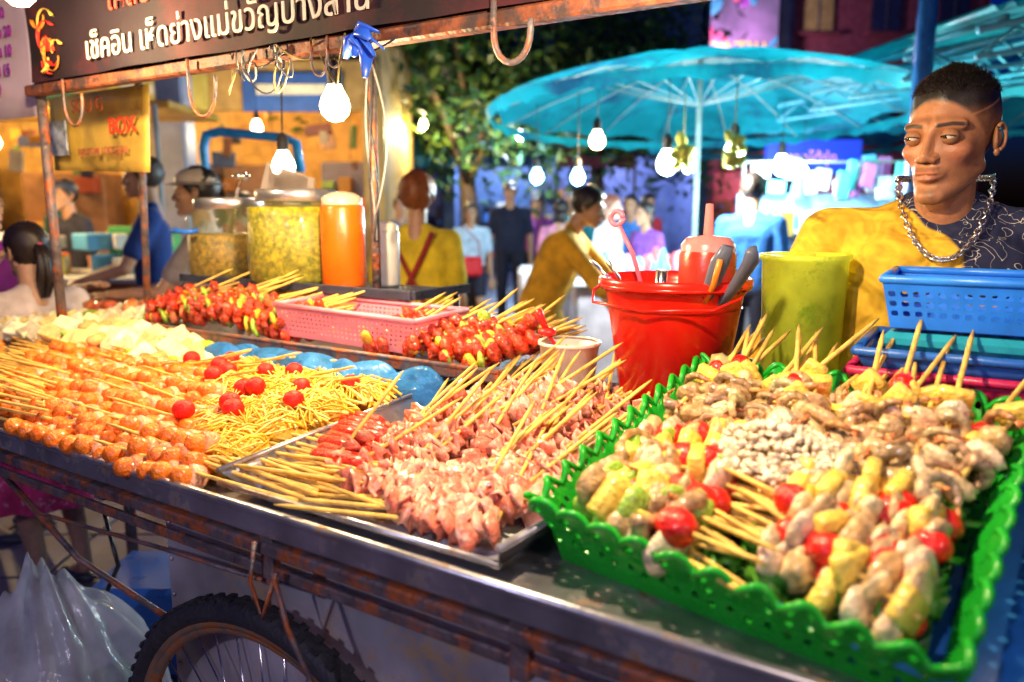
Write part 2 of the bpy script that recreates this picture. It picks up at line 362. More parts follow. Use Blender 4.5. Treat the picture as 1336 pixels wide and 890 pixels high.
def chunk(mb,c,kind,R=None,k=1.0):
    R=rrot() if R is None else R
    if kind=='tom': mb.ell(c,(.019*k,.019*k,.022*k),R=R,sub=3,m=0,col=jit((.75,.012,.006)));
    elif kind=='pep': mb.ell(c,(.026*k,.021*k,.008*k),R=R,sub=2,nz=.1,m=0,col=jit((.28,.48,.05),.25))
    elif kind=='pepy': mb.ell(c,(.026*k,.021*k,.009*k),R=R,sub=2,nz=.1,m=0,col=jit((.8,.48,.03),.1))
    elif kind=='pine': mb.box(c,(.050*k,.040*k,.018*k),R=R,b=.004,m=0,col=jit((.88,.60,.10),.1),sm=True)
    elif kind=='sq': mb.ell(c,(.028*k,.022*k,.012*k),R=R,sub=2,nz=.17,m=2,col=jit(random.choice([(.66,.44,.22),(.50,.32,.14),(.72,.56,.36)]),.15))
    elif kind=='onion': mb.ell(c,(.022*k,.02*k,.007*k),R=R,sub=2,nz=.1,m=2,col=jit((.75,.62,.35),.1))
    elif kind=='beef': mb.ell(c,(.024*k,.02*k,.015*k),R=R,sub=2,nz=.18,m=2,col=jit((.60,.04,.010),.25))
    elif kind=='pork': mb.ell(c,(.028*k,.02*k,.013*k),R=R,sub=2,nz=.16,m=2,col=jit((.65,.14,.05),.2))
    elif kind=='prawn': prawn(mb,c,R[:,2],.021*k,U(0,6),jit(random.choice([(.52,.29,.11),(.38,.25,.13),(.56,.40,.22)]),.2))
def skewer(mb,p,d,L,kinds,start,step,k=1.0,sr=.0036):
    d=np.array(d,float);d/=np.linalg.norm(d);p=np.array(p,float)
    stick(mb,p,d,L,r=sr)
    for i,kd in enumerate(kinds):
        c=p+d*(start+step*i);Fm=frame(d,U(0,6.28))
        R=Fm[:,[1,0,2]] if kd in('tom',) else Fm@rotm((0,0,1),U(0,6))@rotm((1,0,0),U(-.3,.3))
        chunk(mb,c,kd,R,k)
mb=MB();row=0
t=.03
while t<.52:
    sl_=-.66-1.5*t;sr_=-.15-1.12*t;z=1.016+.012*(row%3)+.035*min(1,t*3)
    s_=sr_-U(0,.05)
    while s_>sl_-.12:
        a=U(-.12,.06)
        stick(mb,(s_+.01,t,z+.004),(-1,a,U(.0,.10)),.34+U(-.03,.03))
        for i in range(4):
            c=np.array([s_-.03-.046*i,t-.012+U(-.008,.008)+a*(.03+.046*i),z+U(-.006,.008)])
            dv=np.array([U(-.25,.25),-1,U(.1,.6)]);dv/=np.linalg.norm(dv)
            cc=jit((.88,.20,.012),.15)
            P=[c+dv*q for q in(-.034,-.031,-.022,.022,.033,.038)];mb.tube(P,[.008,.015,.0195,.0195,.014,.004],12,m=0,col=cc)
            if random.random()<.7:
                P=[c+dv*q for q in(-.024,-.02,.002,.008)];mb.tube(P,[.0205,.024,.0245,.0205],12,m=0,col=jit(random.choice([(.88,.42,.24),(.82,.30,.13)]),.12))
        s_-=.20+U(0,.02)
    t+=.036;row+=1
mk('sausage_skewers',mb,[FOOD,STICK,SEA],MC)
mb=MB()
for k in range(80):
    t0=U(.02,.46);s0=-.75-1.5*t0+U(-.06,.06)
    stick(mb,(s0,t0,1.035+U(0,.045)),(-1,U(-.12,.05),U(-.02,.07)),U(.24,.36))
mk('bamboo_skewer_bundle',mb,[FOOD,STICK],MC)
mb=MB()
for r_ in range(10):
    t=.48+.058*r_
    sa,sb=-2.25,-.93+(-.0 if t<.70 else -.40)
    s_=sb-.03*r_
    while s_>sa:
        z=1.05+.045*math.sin((s_+2.2)*2.4)+.012*(r_%2)+U(-.004,.012)
        kd=random.random()
        if kd<.80: mb.box((s_,t+U(-.01,.01),z),(U(.075,.10),U(.05,.065),.020),R=rotm((0,0,1),U(-.6,.6))@rotm((0,1,0),U(.0,.6))@rotm((1,0,0),U(.3,.9)),b=.004,m=0,col=jit(random.choice([(.92,.80,.48),(.88,.66,.28),(.92,.84,.60)]),.1),sm=False)
        elif kd<.90: mb.ell((s_,t,z+.008),(.032,.02,.008),R=rotm((0,0,1),U(0,3))@rotm((1,0,0),.6),sub=2,nz=.1,m=0,col=jit((.30,.52,.04),.15))
        else: mb.tube([(s_,t-.03,z),(s_,t-.026,z+.003),(s_,t+.02,z+.012),(s_,t+.025,z+.012)],[.008,.017,.018,.01],10,m=0,col=jit((.85,.4,.14),.1))
        s_-=.060
    for q in range(4): stick(mb,(U(sa,sb),t,1.07),(-1,U(-.2,.1),U(.0,.12)),U(.22,.3))
for k in range(90):
    s_=U(-2.2,-1.0);t=U(.33,.56);mb.ell((s_,t,1.02+U(0,.04)),(.022,.022,.022),sub=2,m=0,col=jit((.9,.32,.04),.18))
mk('fish_cake_skewers',mb,[FOODM,STICK],MC)
mb=MB()
for k in range(105):
    for _ in range(50):
        s_=U(-1.04,-.27);t=U(.1,.60)
        if s_>-.26-1.1*t+.03: break
    zc=1.02+.03*math.sin((t-.1)*5)+U(0,.015)
    if k<50: mb.ell((s_,t,zc-.008),(.06,.05,.025),sub=2,nz=.1,m=0,col=jit((.7,.38,.03)))
    yaw=U(-.8,1.2)+random.choice([0,1.4])
    for j in range(24):
        L_=U(.06,.12);a=yaw+U(-.3,.3);dx,dy=math.cos(a),math.sin(a);ox,oy=U(-.03,.03),U(-.03,.03);h=U(.005,.035);cv=U(-.03,.03)
        P=[(s_+ox+dx*L_*(q-.5)-dy*cv*math.sin(q*3.1),t+oy+dy*L_*(q-.5)+dx*cv*math.sin(q*3.1),zc+.012+h*math.sin(q*math.pi)-.008) for q in(0,.25,.5,.75,1)]
        mb.tube(P,[.0018,.002,.002,.0022,.0035],4,m=0,col=jit(random.choice([(.93,.60,.07),(.93,.72,.22),(.88,.45,.03)]),.12),cap=False)
for (s_,t) in [(-.36,.20),(-.40,.24),(-.52,.33),(-.48,.35),(-.60,.50),(-.55,.53),(-.70,.44),(-.74,.47),(-.80,.52),(-.30,.30),(-.42,.44),(-.34,.52),(-.66,.36),(-.90,.50),(-.86,.56),(-.45,.16)]:
    mb.ell((s_+U(-.02,.02),t+U(-.02,.02),1.092+.008*U(-1,1)),(.023,.023,.021),sub=3,m=0,col=jit((.8,.012,.006)))
for k in range(18):
    s_=U(-1.0,-.4);t=U(.35,.62);stick(mb,(s_,t,1.075),(U(.5,1),U(-.3,.3),U(.02,.2)),.2)
for k in range(20):
    s_=U(-1.0,-.28);t=U(.06,.2);mb.ell((s_,t+ .0,1.03),(.03,.014,.01),R=rotm((0,0,1),U(0,3)),sub=2,nz=.1,m=0,col=jit((.8,.33,.18),.15)) if s_>-.26-1.1*t else None
mk('enoki_mushroom_pile',mb,[FOODM,STICK],MC)
pan=MB()
corn=[(-.17,.02),(.42,.02),(.46,.95),(-.30,.95)]
cx=np.mean([c[0] for c in corn]);cy=np.mean([c[1] for c in corn])
def wall(mb,a,b,zin,zout,m=0,ins=.05):
    def f(u,v):
        x=a[0]+(b[0]-a[0])*u;y=a[1]+(b[1]-a[1])*u
        k=1-(ins*(1-v)/.45)
        return (cx+(x-cx)*k,cy+(y-cy)*k,zin+(zout-zin)*v)
    mb.sheet(f,8,4,m=m)
for i in range(4): wall(pan,corn[i],corn[(i+1)%4],.995,1.022 if i==0 else 1.045)
k=1-.05/.45
pan.add([(cx+(c[0]-cx)*k,cy+(c[1]-cy)*k,.996) for c in corn],[(0,1,2,3)],0)
pan.tube([(corn[0][0],corn[0][1],1.024),(corn[1][0],corn[1][1],1.024)],.005,8)
pan.tube([(c[0],c[1],1.047) for c in (corn[1],corn[2],corn[3],corn[0])],.005,8)
mk('steel_pan',pan,[STEEL],MC,solid=.002)
mb=MB()
PK=[(.84,.34,.24),(.88,.48,.36),(.72,.20,.13),(.86,.40,.30)]
for k in range(96):
    s_=U(-.08,.37);t=U(.18,.74);hz=1.035+.08*math.exp(-((s_-.18)**2/.05+(t-.50)**2/.05))*U(.4,1.15)
    d=np.array([U(-.25,.5),U(.6,1),U(.1,.42)]);d/=np.linalg.norm(d)
    p=np.array([s_,t,hz])-d*.07
    zig(mb,p,d,.14,.021,.018,random.choice(PK),m=0,th=.15)
    if k%5<3: stick(mb,p-d*.02,d+np.array([0,0,.12]),.29+U(0,.04))
mk('folded_pork_skewers',mb,[MEAT,STICK],MC)
mb=MB()
for k in range(44):
    p=np.array([.06+U(-.02,.22),.05+.005*k+U(-.01,.01),1.03+U(0,.02)]);d=np.array([1,U(-.15,.4),U(-.03,.08)])
    zig(mb,p,d,.13,.018,.016,random.choice(PK),m=0,th=.15)
    if k%2: stick(mb,p+d*.1,-d,.33)
mk('bacon_skewers',mb,[MEAT,STICK],MC)
mb=MB()
for k in range(17):
    t=.17+.017*k;s_=-.10-.012*k+U(-.015,.015);z=1.028+.014*(k%2)
    d=np.array([1,U(-.2,.1),U(-.03,.06)]);d/=np.linalg.norm(d);p=np.array([s_,t,z])
    c=jit((.70,.028,.010) if k%4 else (.8,.2,.06),.12)
    P=[p+d*q*.15 for q in(0,.02,.1,.5,.9,.98,1)];mb.tube(P,[.003,.009,.014,.0155,.014,.009,.003],12,m=0,col=c)
    stick(mb,p+d*.05,(-1,U(-.1,.1),U(-.06,.02)),.18)
for k in range(12):
    t=.03+.012*k;p=(.02+U(-.02,.05),t,1.02+U(0,.02));stick(mb,p,(-1,U(-.15,.1),U(-.02,.05)),.3)
mk('red_sausage_skewers',mb,[FOOD,STICK],MC)
# ---------------------------------------------------------------- green basket (tilted)
FL=np.array([.43,.11,1.10]);BL=np.array([.455,.69,1.205]);BR=np.array([.985,.59,1.205]);FR=np.array([.955,.015,1.075])
CB=[FL,FR,BR,BL];cB=sum(CB)/4
def basket(name,CB,dep,col,nu,nv,hole,scal=0,ins=.12,matl=None,flo=(10,10),thick=.0028,M=MC,flare=0):
    cB=sum(CB)/4;mb=MB()
    n0=np.cross(CB[1]-CB[0],CB[3]-CB[0]);n0/=np.linalg.norm(n0);n0=n0 if n0[2]>0 else -n0
    for i in range(4):
        a,b=CB[i],CB[(i+1)%4];L_=np.linalg.norm(b-a);nn=max(4,int(nu*L_/.5))
        def f(u,v,a=a,b=b,nn=nn):
            p=a+(b-a)*u;k=1-ins*(1-v)
            base=cB+(p-cB)*k
            if scal: v=v*(1-scal*(v**3)*(1-abs(math.sin(u*nn/2*math.pi))))
            q=base-n0*dep*(1-v)
            if scal:
                o=(p-cB);o=o/np.linalg.norm(o);q=q+o*(flare*max(0,v-.5)+.006*math.sin(u*nn*math.pi)*v)
            return q
        mb.perf(f,nn,nv,hole,col=col,skip=lambda i_,j_:(j_==nv-1 and not scal) or j_==0)
        if not scal:
            mb.tube([a+n0*.0,(a+b)/2,b],.006,8,col=col)
        else:
            mb.tube([f(u_,1.0) for u_ in np.linspace(0,1,nn*4+1)],.0035,6,col=col)
    def g(u,v):
        p=(CB[0]*(1-u)+CB[1]*u)*(1-v)+(CB[3]*(1-u)+CB[2]*u)*v
        return cB+(p-cB)*(1-ins)-n0*dep
    mb.perf(g,flo[0],flo[1],hole*.8,col=col)
    return mk(name,mb,[matl or PLAS],M,solid=thick)
GP=mat('green_plastic',(.014,.45,.03),rough=.28,ns=8,na=.2,bump=.05,transl=.2)
basket('green_plastic_basket',CB,.115,(.02,.5,.08),20,4,.16,scal=.2,matl=GP,thick=.004,flo=(18,20),flare=.04,ins=.07)
mb=MB()
BT=[np.array([.74,.09,.995]),np.array([1.05,.0,.995]),np.array([1.08,.60,1.065]),np.array([.76,.68,1.075])]
cBT=sum(BT)/4
for i in range(4):
    a,b=BT[i],BT[(i+1)%4]
    mb.sheet(lambda u,v,a=a,b=b:(cBT+((a+(b-a)*u)-cBT)*(.93+.07*v)+np.array([0,0,-.0+.04*v])),6,3)
    mb.tube([a+np.array([0,0,.042]),b+np.array([0,0,.042])],.007,8)
mb.add([cBT+(c-cBT)*.93 for c in BT],[(0,1,2,3)])
mk('blue_plastic_tray',mb,[mat('blue_plastic',(.03,.2,.55),rough=.35,bump=.04,na=.15)],MC,solid=.003)
def bpt(u,v,h=0):
    p=(FL*(1-u)+FR*u)*(1-v)+(BL*(1-u)+BR*u)*v
    p=cB+(p-cB)*.88;return p+np.array([0,0,h-.055])
ex=(FR-FL)/np.linalg.norm(FR-FL);ey=(BL-FL)/np.linalg.norm(BL-FL)
mb=MB()
def bed(u,v):
    p=bpt(u,v,-.015+.012*math.sin(u*31+v*17)+.012*math.sin(v*37-u*11));return p
mb.sheet(bed,50,60,m=0,col=(.05,.2,.015))
for k in range(300):
    u,v=U(0,1),U(0,1);c=bpt(u,v,U(-.01,.02));mb.ell(c,(.03,.02,.004),R=rrot(),sub=1,nz=.15,m=0,col=jit((.08,.28,.02),.4))
mk('shredded_lettuce_bed',mb,[FOOD],MC)
mb=MB()
for i in range(15):
    u=.04+.92*i/14
    for lay in range(2):
        v0=.50+U(-.04,.04)+.06*lay
        d=ey*U(.75,1)+ex*U(-.28,.28)+np.array([0,0,U(.08,.25)])
        p=bpt(u+U(-.02,.02),v0,.018+.026*lay)
        ks=random.choice([['prawn','prawn','sq','prawn','pine','tom'],['sq','prawn','sq','sq','prawn','pine'],['prawn','sq','prawn','prawn','sq','pine'],['prawn','prawn','sq','sq','prawn','tom']])
        skewer(mb,p,d,.41,ks,.01,.038,k=U(.9,1.1),sr=.0042)
for i in range(13):
    v=.04+.42*i/12
    for lay in range(2):
        d=ex*U(.75,1)+ey*U(-.35,.25)+np.array([0,0,U(-.02,.10)])
        p=bpt(.02+U(-.02,.04),v+U(-.02,.02),.018+.026*lay)
        ks=[random.choice(['pep','tom','pine','sq','sq','onion','pep','prawn','pine','sq']) for _ in range(5)]
        skewer(mb,p,d,.30,ks,.015,.038,k=U(1.0,1.4))
for i in range(12):
    v=.03+.42*i/11
    for lay in range(2):
        d=-ex*U(.75,1)+ey*U(-.2,.4)+np.array([0,0,U(-.02,.12)])
        p=bpt(.98+U(-.03,.02),v+U(-.02,.02),.02+.026*lay)
        ks=[random.choice(['tom','sq','pine','sq','onion','sq']) for _ in range(5)]
        skewer(mb,p,d,.28,ks,.015,.038,k=U(1.0,1.3))
for k in range(70):
    c=bpt(U(.05,.95),U(.45,.95),U(.03,.065));chunk(mb,c,random.choice(['prawn','sq','prawn','sq']),None,U(.9,1.25))
mk('seafood_skewers',mb,[FOOD,STICK,SEA],MC)
mb=MB()
for k in range(1100):
    u,v=U(.3,.85),U(.2,.65);r_=math.hypot((u-.50)/.22,(v-.42)/.15)
    if r_>1: continue
    c=bpt(u,v,.066+.045*(1-r_)+U(-.008,.008));mb.ell(c,(.008,.006,.005),R=rrot(),sub=1,nz=.2,m=0,col=jit((.85,.70,.52),.12))
mk('squid_roe_pile',mb,[SEA],MC)
# ---------------------------------------------------------------- upper shelf
mb=MB();mb.box((-.78,.86,1.098),(1.5,.36,.008));mb.box((-.78,.683,1.108),(1.5,.01,.03),b=.003);mb.box((-.035,.86,1.108),(.01,.36,.03),b=.003);mb.box((-1.53,.86,1.108),(.01,.36,.03),b=.003)
for x in(-1.48,-.75,-.1): mb.tube([(x,.72,.99),(x,.72,1.095)],.009,8);mb.tube([(x,1.0,.99),(x,1.0,1.095)],.009,8)
mb.tube([(-1.53,.68,1.122),(-.03,.68,1.122)],.006,8)
mk('display_shelf',mb,[RUST],MC)
mb=MB();mb.box((-1.0,1.03,1.243),(1.06,.27,.01));mb.box((-1.0,.892,1.252),(1.06,.012,.028),b=.003);mb.box((-.466,1.03,1.252),(.012,.27,.028),b=.003)
for x in(-1.5,-.5): mb.tube([(x,1.14,.99),(x,1.14,1.24)],.01,8);mb.tube([(x,.91,1.10),(x,.91,1.24)],.007,8)
mk('condiment_shelf',mb,[mat('dark_tray',(.06,.07,.12),rough=.3,metal=.5,bump=.1)],MC)
mb=MB()
for k in range(64):
    s_=-1.5+.70*k/64+U(-.02,.02);d=np.array([U(.35,.75),U(.4,.8),U(.06,.28)])
    p=(s_,.70+U(0,.03),1.125+.02*(k%3)+.03*math.sin(k/64*3.1))
    skewer(mb,p,d,.30,[random.choice(['beef','beef','pep','beef','beef','pork','pepy']) for _ in range(5)],.01,.034,k=U(.85,1.15))
for k in range(48):
    s_=-.30+U(-.18,.24)
    p=(s_,.70+U(0,.06),1.125+.035*random.random());d=np.array([U(.1,.6),U(.5,.9),U(.12,.35)])
    skewer(mb,p,d,.27,[random.choice(['beef','beef','beef','beef','beef','pep','pepy']) for _ in range(5)],.0,.034,k=U(.9,1.2))
mk('marinated_beef_skewers',mb,[FOOD,STICK,mat('marinated_meat',vc=True,rough=.22,ns=80,na=.7,bump=.8,bs=140,coat=.8,dirt=((.75,.09,.012),60,.54))],MC)
mb=MB()
for k in range(40):
    s_=-2.15+U(0,.62);t=U(.85,1.1);mb.ell((s_,t,1.06+U(0,.06)),(.04,.03,.02),R=rrot(),sub=2,nz=.15,m=0,col=jit(random.choice([(.5,.08,.02),(.7,.22,.05),(.25,.35,.06)]),.2))
mk('grilled_sausage_pile',mb,[FOOD],MC)
mb=MB()
for q in range(8):
    c0=(-.98+.10*q,.645+U(-.01,.02),1.04+U(0,.01));mb.ell(c0,(.10,.045,.062),R=rotm((0,0,1),U(-.4,.4)),sub=4,nz=.17,m=0)
mk('blue_plastic_bag',mb,[mat('thin_blue_film',(.05,.28,.75),rough=.12,bump=1,bs=30,ns=12,na=.5,transl=.3)],MC)
s0,s1,t0,t1=-.82,-.30,.705,.90
PB=[np.array([s0,t0,1.225]),np.array([s1,t0,1.215]),np.array([s1+.02,t1,1.225]),np.array([s0,t1,1.23])]
PINK=mat('pink_plastic',(.85,.34,.46),rough=.35,bump=.04,na=.08,transl=.3)
basket('pink_plastic_basket',PB,.088,(.9,.3,.45),30,7,.20,ins=.08,matl=PINK,flo=(20,10),thick=.003)
# ---------------------------------------------------------------- jars, bottles, buckets
def jar(name,s,t,z,r,h,fillc,fh,lid,handle=False):
    E=empty(name,MC);mb=MB()
    mb.lathe([(r*.9,0),(r,.015),(r,h*.78),(r*.93,h*.86),(r*.74,h*.93),(r*.74,h)],(s,t,z),40)
    mk('glass',mb,[mat('jar_glass',(.25,.3,.15),rough=.08,bump=0,na=0,alpha=.16)],parent=E)
    mb=MB();mb.lathe([(r*.88,.006),(r*.96,.02),(r*.96,fh),(r*.9,fh+.004),(.001,fh+.008)],(s,t,z),40,m=0,capb=True)
    mk('sauce',mb,[mat('jar_sauce',fillc,rough=.35,ns=50,na=.7,bump=.3,dirt=((fillc[0]*.3,fillc[1]*.5,fillc[2]*.4),70,.50))],parent=E)
    if lid:
        mb=MB();mb.lathe([(r*.78,h-.02),(r*.8,h-.018),(r*.8,h+.012),(r*.76,h+.02),(.001,h+.022)],(s,t,z),36,capb=False)
        mk('lid',mb,[lid],parent=E)
    if handle:
        mb=MB();mb.tube([(s-.09,t-r-.0,z+.17),(s-.09,t-r-.025,z+.165),(s+.02,t-r-.025,z+.165),(s+.02,t-r,z+.17)],.008,8,col=(.02,.15,.7));mk('clip',mb,[PLAS],parent=E)
jar('glass_sauce_jar',-1.42,1.03,1.25,.150,.26,(.30,.17,.02),.15,STEEL,True)
jar('chili_sauce_jar',-1.06,1.02,1.25,.165,.285,(.34,.28,.01),.245,STEEL)
def bottle(name,s,t,z,r,h,col,cap,noz=False):
    mb=MB();mb.lathe([(r*.92,0),(r,.01),(r,h*.84),(r*.85,h*.9),(r*.55,h*.93)],(s,t,z),28,m=0,col=col)
    mb.lathe([(r*.90,h*.86),(r*.92,h*.95),(r*.6,h*1.0),(r*.2,h*1.02)]+([(r*.1,h*1.2)] if noz else [])+[(.002,h*(1.2 if noz else 1.02))],(s,t,z),24,m=0,col=cap,capb=False)
    mk(name,mb,[PLAS],MC)
bottle('orange_sauce_bottle',-.825,.99,1.25,.068,.29,(.62,.10,.004),(.45,.36,.28))
bottle('white_sauce_bottle',-.735,1.09,1.25,.040,.20,(.35,.35,.4),(.4,.4,.4))
mb=MB();mb.tube([(-1.42,1.03,1.4),(-1.33,1.0,1.56),(-1.28,.98,1.60)],.007,6);mb.ell((-1.28,.98,1.60),(.03,.03,.012));mk('steel_ladle',mb,[CHROME],MC)
mb=MB()
for k in range(3): mb.box((-1.28+.03*k,1.15,1.57),(.2,.004,.1),R=rotm((0,1,0),U(-.4,.4)),col=(.45,.38,.36))
mk('paper_stack',mb,[PAINT],MC)
bs,btt=.345,.80
E=empty('red_bucket',MC);mb=MB()
mb.lathe([(.100,0),(.108,.004),(.146,.255),(.150,.262),(.160,.266),(.162,.260),(.160,.255),(.162,.274),(.156,.278),(.148,.272),(.146,.25)],(bs,btt,1.075),64,m=0,capb=True)
mb.tube([(bs-.158,btt,1.335),(bs-.162,btt-.06,1.32),(bs-.13,btt-.125,1.302),(bs,btt-.162,1.295),(bs+.13,btt-.125,1.302),(bs+.162,btt-.06,1.32),(bs+.158,btt,1.335)],.003,6,m=0)
for a in np.linspace(0,6.28,24,endpoint=False): mb.box((bs+.153*math.cos(a),btt+.153*math.sin(a),1.335),(.003,.012,.02),R=rotm((0,0,1),a))
mk('shell',mb,[mat('red_plastic',(.75,.012,.006),rough=.25,ns=5,na=.18,bump=.05)],parent=E)
mb=MB();mb.lathe([(.144,.215),(.001,.216)],(bs,btt,1.075),32,capb=False);mk('contents',mb,[mat('dark_liquid',(.1,.02,.01),rough=.2)],parent=E)
mb=MB()
mb.lathe([(.055,0),(.06,.01),(.06,.13),(.05,.15)],(bs+.06,btt+.03,1.27),28,m=0,col=(.33,.025,.012))
mb.lathe([(.056,.12),(.057,.15),(.045,.165),(.011,.17),(.008,.235),(.001,.236)],(bs+.06,btt+.03,1.27),24,m=0,col=(.6,.2,.2),capb=False)
mk('ketchup_bottle',mb,[PLAS],MC)
mb=MB()
mb.tube([(bs+.08,btt-.07,1.27),(bs+.115,btt-.10,1.345),(bs+.135,btt-.11,1.395),(bs+.15,btt-.115,1.425)],[.010,.018,.022,.014],10,col=(.10,.11,.16),flat=.5)
mb.tube([(bs+.095,btt-.05,1.27),(bs+.15,btt-.07,1.34),(bs+.185,btt-.08,1.395),(bs+.19,btt-.10,1.42)],[.010,.018,.022,.014],10,col=(.1,.11,.16),flat=.5)
mb.tube([(bs+.09,btt-.085,1.29),(bs+.125,btt-.113,1.35),(bs+.14,btt-.125,1.40)],.007,6,col=(.75,.2,.02),flat=.6)
mb.tube([(bs+.03,btt-.02,1.2),(bs+.10,btt-.08,1.32)],[.01,.012],8,col=(.4,.4,.45),flat=.3)
mk('kitchen_scissors',mb,[PLAS],MC)
mb=MB();mb.tube([(bs-.06,btt,1.28),(bs-.09,btt-.02,1.40),(bs-.12,btt-.03,1.46)],.005,6,col=(.7,.15,.25))
Pp=[(bs-.125+.015*math.cos(a),btt-.03,1.475+.015*math.sin(a)) for a in np.linspace(0,6.28,14)];mb.tube(Pp,.006,6,col=(.75,.2,.3))
mk('pink_brush',mb,[PLAS],MC)
mb=MB()
for sg_ in(-1,1): mb.tube([(bs-.08,btt-.05,1.27),(bs-.11+.012*sg_,btt-.07,1.35),(bs-.14+.02*sg_,btt-.08,1.385)],[.005,.008,.01],6,flat=.4)
mb.tube([(bs-.01,btt-.06,1.27),(bs-.0,btt-.07,1.37)],[.012,.014],8)
mk('steel_tongs',mb,[CHROME],MC)
mb=MB();mb.lathe([(.070,0),(.078,.008),(.088,.285),(.094,.29),(.094,.30),(.086,.30),(.076,.02)],(.575,.955,1.10),40)
mk('yellow_green_tub',mb,[mat('lime_plastic',(.82,.92,.10),rough=.25,ns=10,na=.3,bump=.1,transl=.45,alpha=.78,dirt=((.40,.62,.05),14,.55))],MC)
mb=MB();mb.lathe([(.055,0),(.06,.005),(.07,.09),(.074,.092),(.074,.1),(.066,.098)],(.09,.80,1.09),28,col=(.7,.62,.55));mk('white_plastic_container',mb,[PLAS],MC)
mb=MB();mb.ell((.03,.80,1.205),(.024,.02,.012),col=(.7,.02,.02));mb.tube([(.03,.80,1.205),(.015,.79,1.245),(.01,.79,1.26)],[.006,.01,.008],8,col=(.7,.02,.02));mb.tube([(.09,.80,1.14),(.03,.8,1.2)],.005,6,col=(.7,.02,.02))
mk('red_sauce_ladle',mb,[PLAS],MC)
def rb(cs,ct,ang,L_,W_,zt):
    r=rotm((0,0,1),ang);return [np.array([cs,ct,zt])+r@np.array([x*L_/2,y*W_/2,0]) for x,y in((-1,-1),(1,-1),(1,1),(-1,1))]
BLU=mat('sky_blue_plastic',(.02,.20,.85),rough=.32,bump=.04,na=.15)
basket('blue_plastic_basket',rb(.98,.84,.05,.44,.24,1.375),.085,(0,0,1),26,5,.25,ins=.08,matl=BLU,flo=(14,10),thick=.004)
mb=MB()
for (z,c,w) in((1.25,(.02,.12,.5),.50),(1.215,(.55,.02,.1),.52),(1.15,(.5,.015,.04),.50)):
    for P4 in [rb(.98,.82,.04,w,.28,z)]:
        cc=sum(P4)/4
        for i in range(4):
            a,b=P4[i],P4[(i+1)%4];mb.sheet(lambda u,v,a=a,b=b:(cc+((a+(b-a)*u)-cc)*(.92+.08*v)+np.array([0,0,-.035+.035*v])),4,2,col=c)
            mb.tube([a,b],.007,8,col=c)
        mb.add([cc+(q-cc)*.92+np.array([0,0,-.035]) for q in P4],[(0,1,2,3)],0,c)
mb.box((.98,.83,1.265),(.42,.22,.03),b=.01,col=(.02,.32,.45))
mk('stacked_plastic_trays',mb,[PLAS],MC,solid=.003)
mb=MB();mb.box((.62,.97,1.085),(1.0,.28,.02),b=.004);mb.box((.98,.82,1.04),(.5,.28,.09))
mk('work_board',mb,[mat('worn_board',(.15,.1,.08),rough=.6)],MC)
# ---------------------------------------------------------------- PEOPLE
def smin(a,b,k):
    h=np.clip(.5+.5*(b-a)/k,0,1);return b*(1-h)+a*h-k*h*(1-h)
def smax(a,b,k): return -smin(-a,-b,k)
def sE(p,c,r):
    q=(p-np.array(c))/np.array(r);l=np.linalg.norm(q,axis=1);return (l-1)*min(r)
def sC(p,a,b,ra,rb):
    a=np.array(a);b=np.array(b);ab=b-a;h=np.clip(((p-a)@ab)/(ab@ab),0,1)
    return np.linalg.norm(p-a-h[:,None]*ab,axis=1)-(ra+(rb-ra)*h)
def headsdf(p):
    q=p.copy();q[:,0]=np.abs(q[:,0])
    d=sE(q,(0,.018,.032),(.070,.092,.084))
    d=smin(d,sE(q,(0,-.020,-.040),(.050,.066,.074)),.03)
    d=smin(d,sC(q,(.045,.010,-.055),(.012,-.066,-.100),.012,.012),.020)
    d=smin(d,sE(q,(0,-.074,-.103),(.016,.014,.012)),.016)
    d=smin(d,sE(q,(.042,-.054,-.024),(.015,.016,.013)),.020)
    d=smin(d,sC(q,(.010,-.080,.021),(.046,-.063,.020),.008,.007),.013)
    d=smax(d,-sE(q,(.031,-.102,.001),(.018,.018,.011)),.010)
    d=smin(d,sC(q,(0,-.083,.012),(0,-.103,-.030),.0055,.0080),.010)
    d=smin(d,sE(q,(0,-.1015,-.0345),(.0090,.009,.008)),.006)
    d=smin(d,sE(q,(.0115,-.094,-.0375),(.0070,.009,.0065)),.005)
    d=smax(d,-sE(q,(.006,-.100,-.0445),(.0035,.004,.0025)),.002)
    d=smin(d,sE(q,(0,-.081,-.062),(.022,.011,.013)),.012)
    d=smin(d,sE(q,(.004,-.0905,-.0600),(.0155,.0065,.0044)),.004)
    d=smin(d,sE(q,(0,-.0895,-.0705),(.0150,.0080,.0058)),.004)
    d=smax(d,-sC(q,(0,-.0982,-.0655),(.0175,-.0905,-.0662),.0015,.0008),.002)
    return d
_hc={}
def headverts(nu,nv):
    if (nu,nv) in _hc: return _hc[(nu,nv)]
    V=[]
    for j in range(nv+1):
        ph=math.pi*j/nv
        for i in range(nu):
            th=2*math.pi*i/nu;V.append((math.sin(ph)*math.cos(th),math.sin(ph)*math.sin(th),math.cos(ph)))
    D=np.array(V);r=np.full(len(D),.2)
    for _ in range(55): r=np.clip(r-headsdf(D*r[:,None])*.7,.01,.2)
    F=[(j*nu+i,j*nu+(i+1)%nu,(j+1)*nu+(i+1)%nu,(j+1)*nu+i) for j in range(nv) for i in range(nu)]
    _hc[(nu,nv)]=(D,r,F);return _hc[(nu,nv)]
def sstep(a,b,x):
    t=np.clip((x-a)/(b-a),0,1);return t*t*(3-2*t)
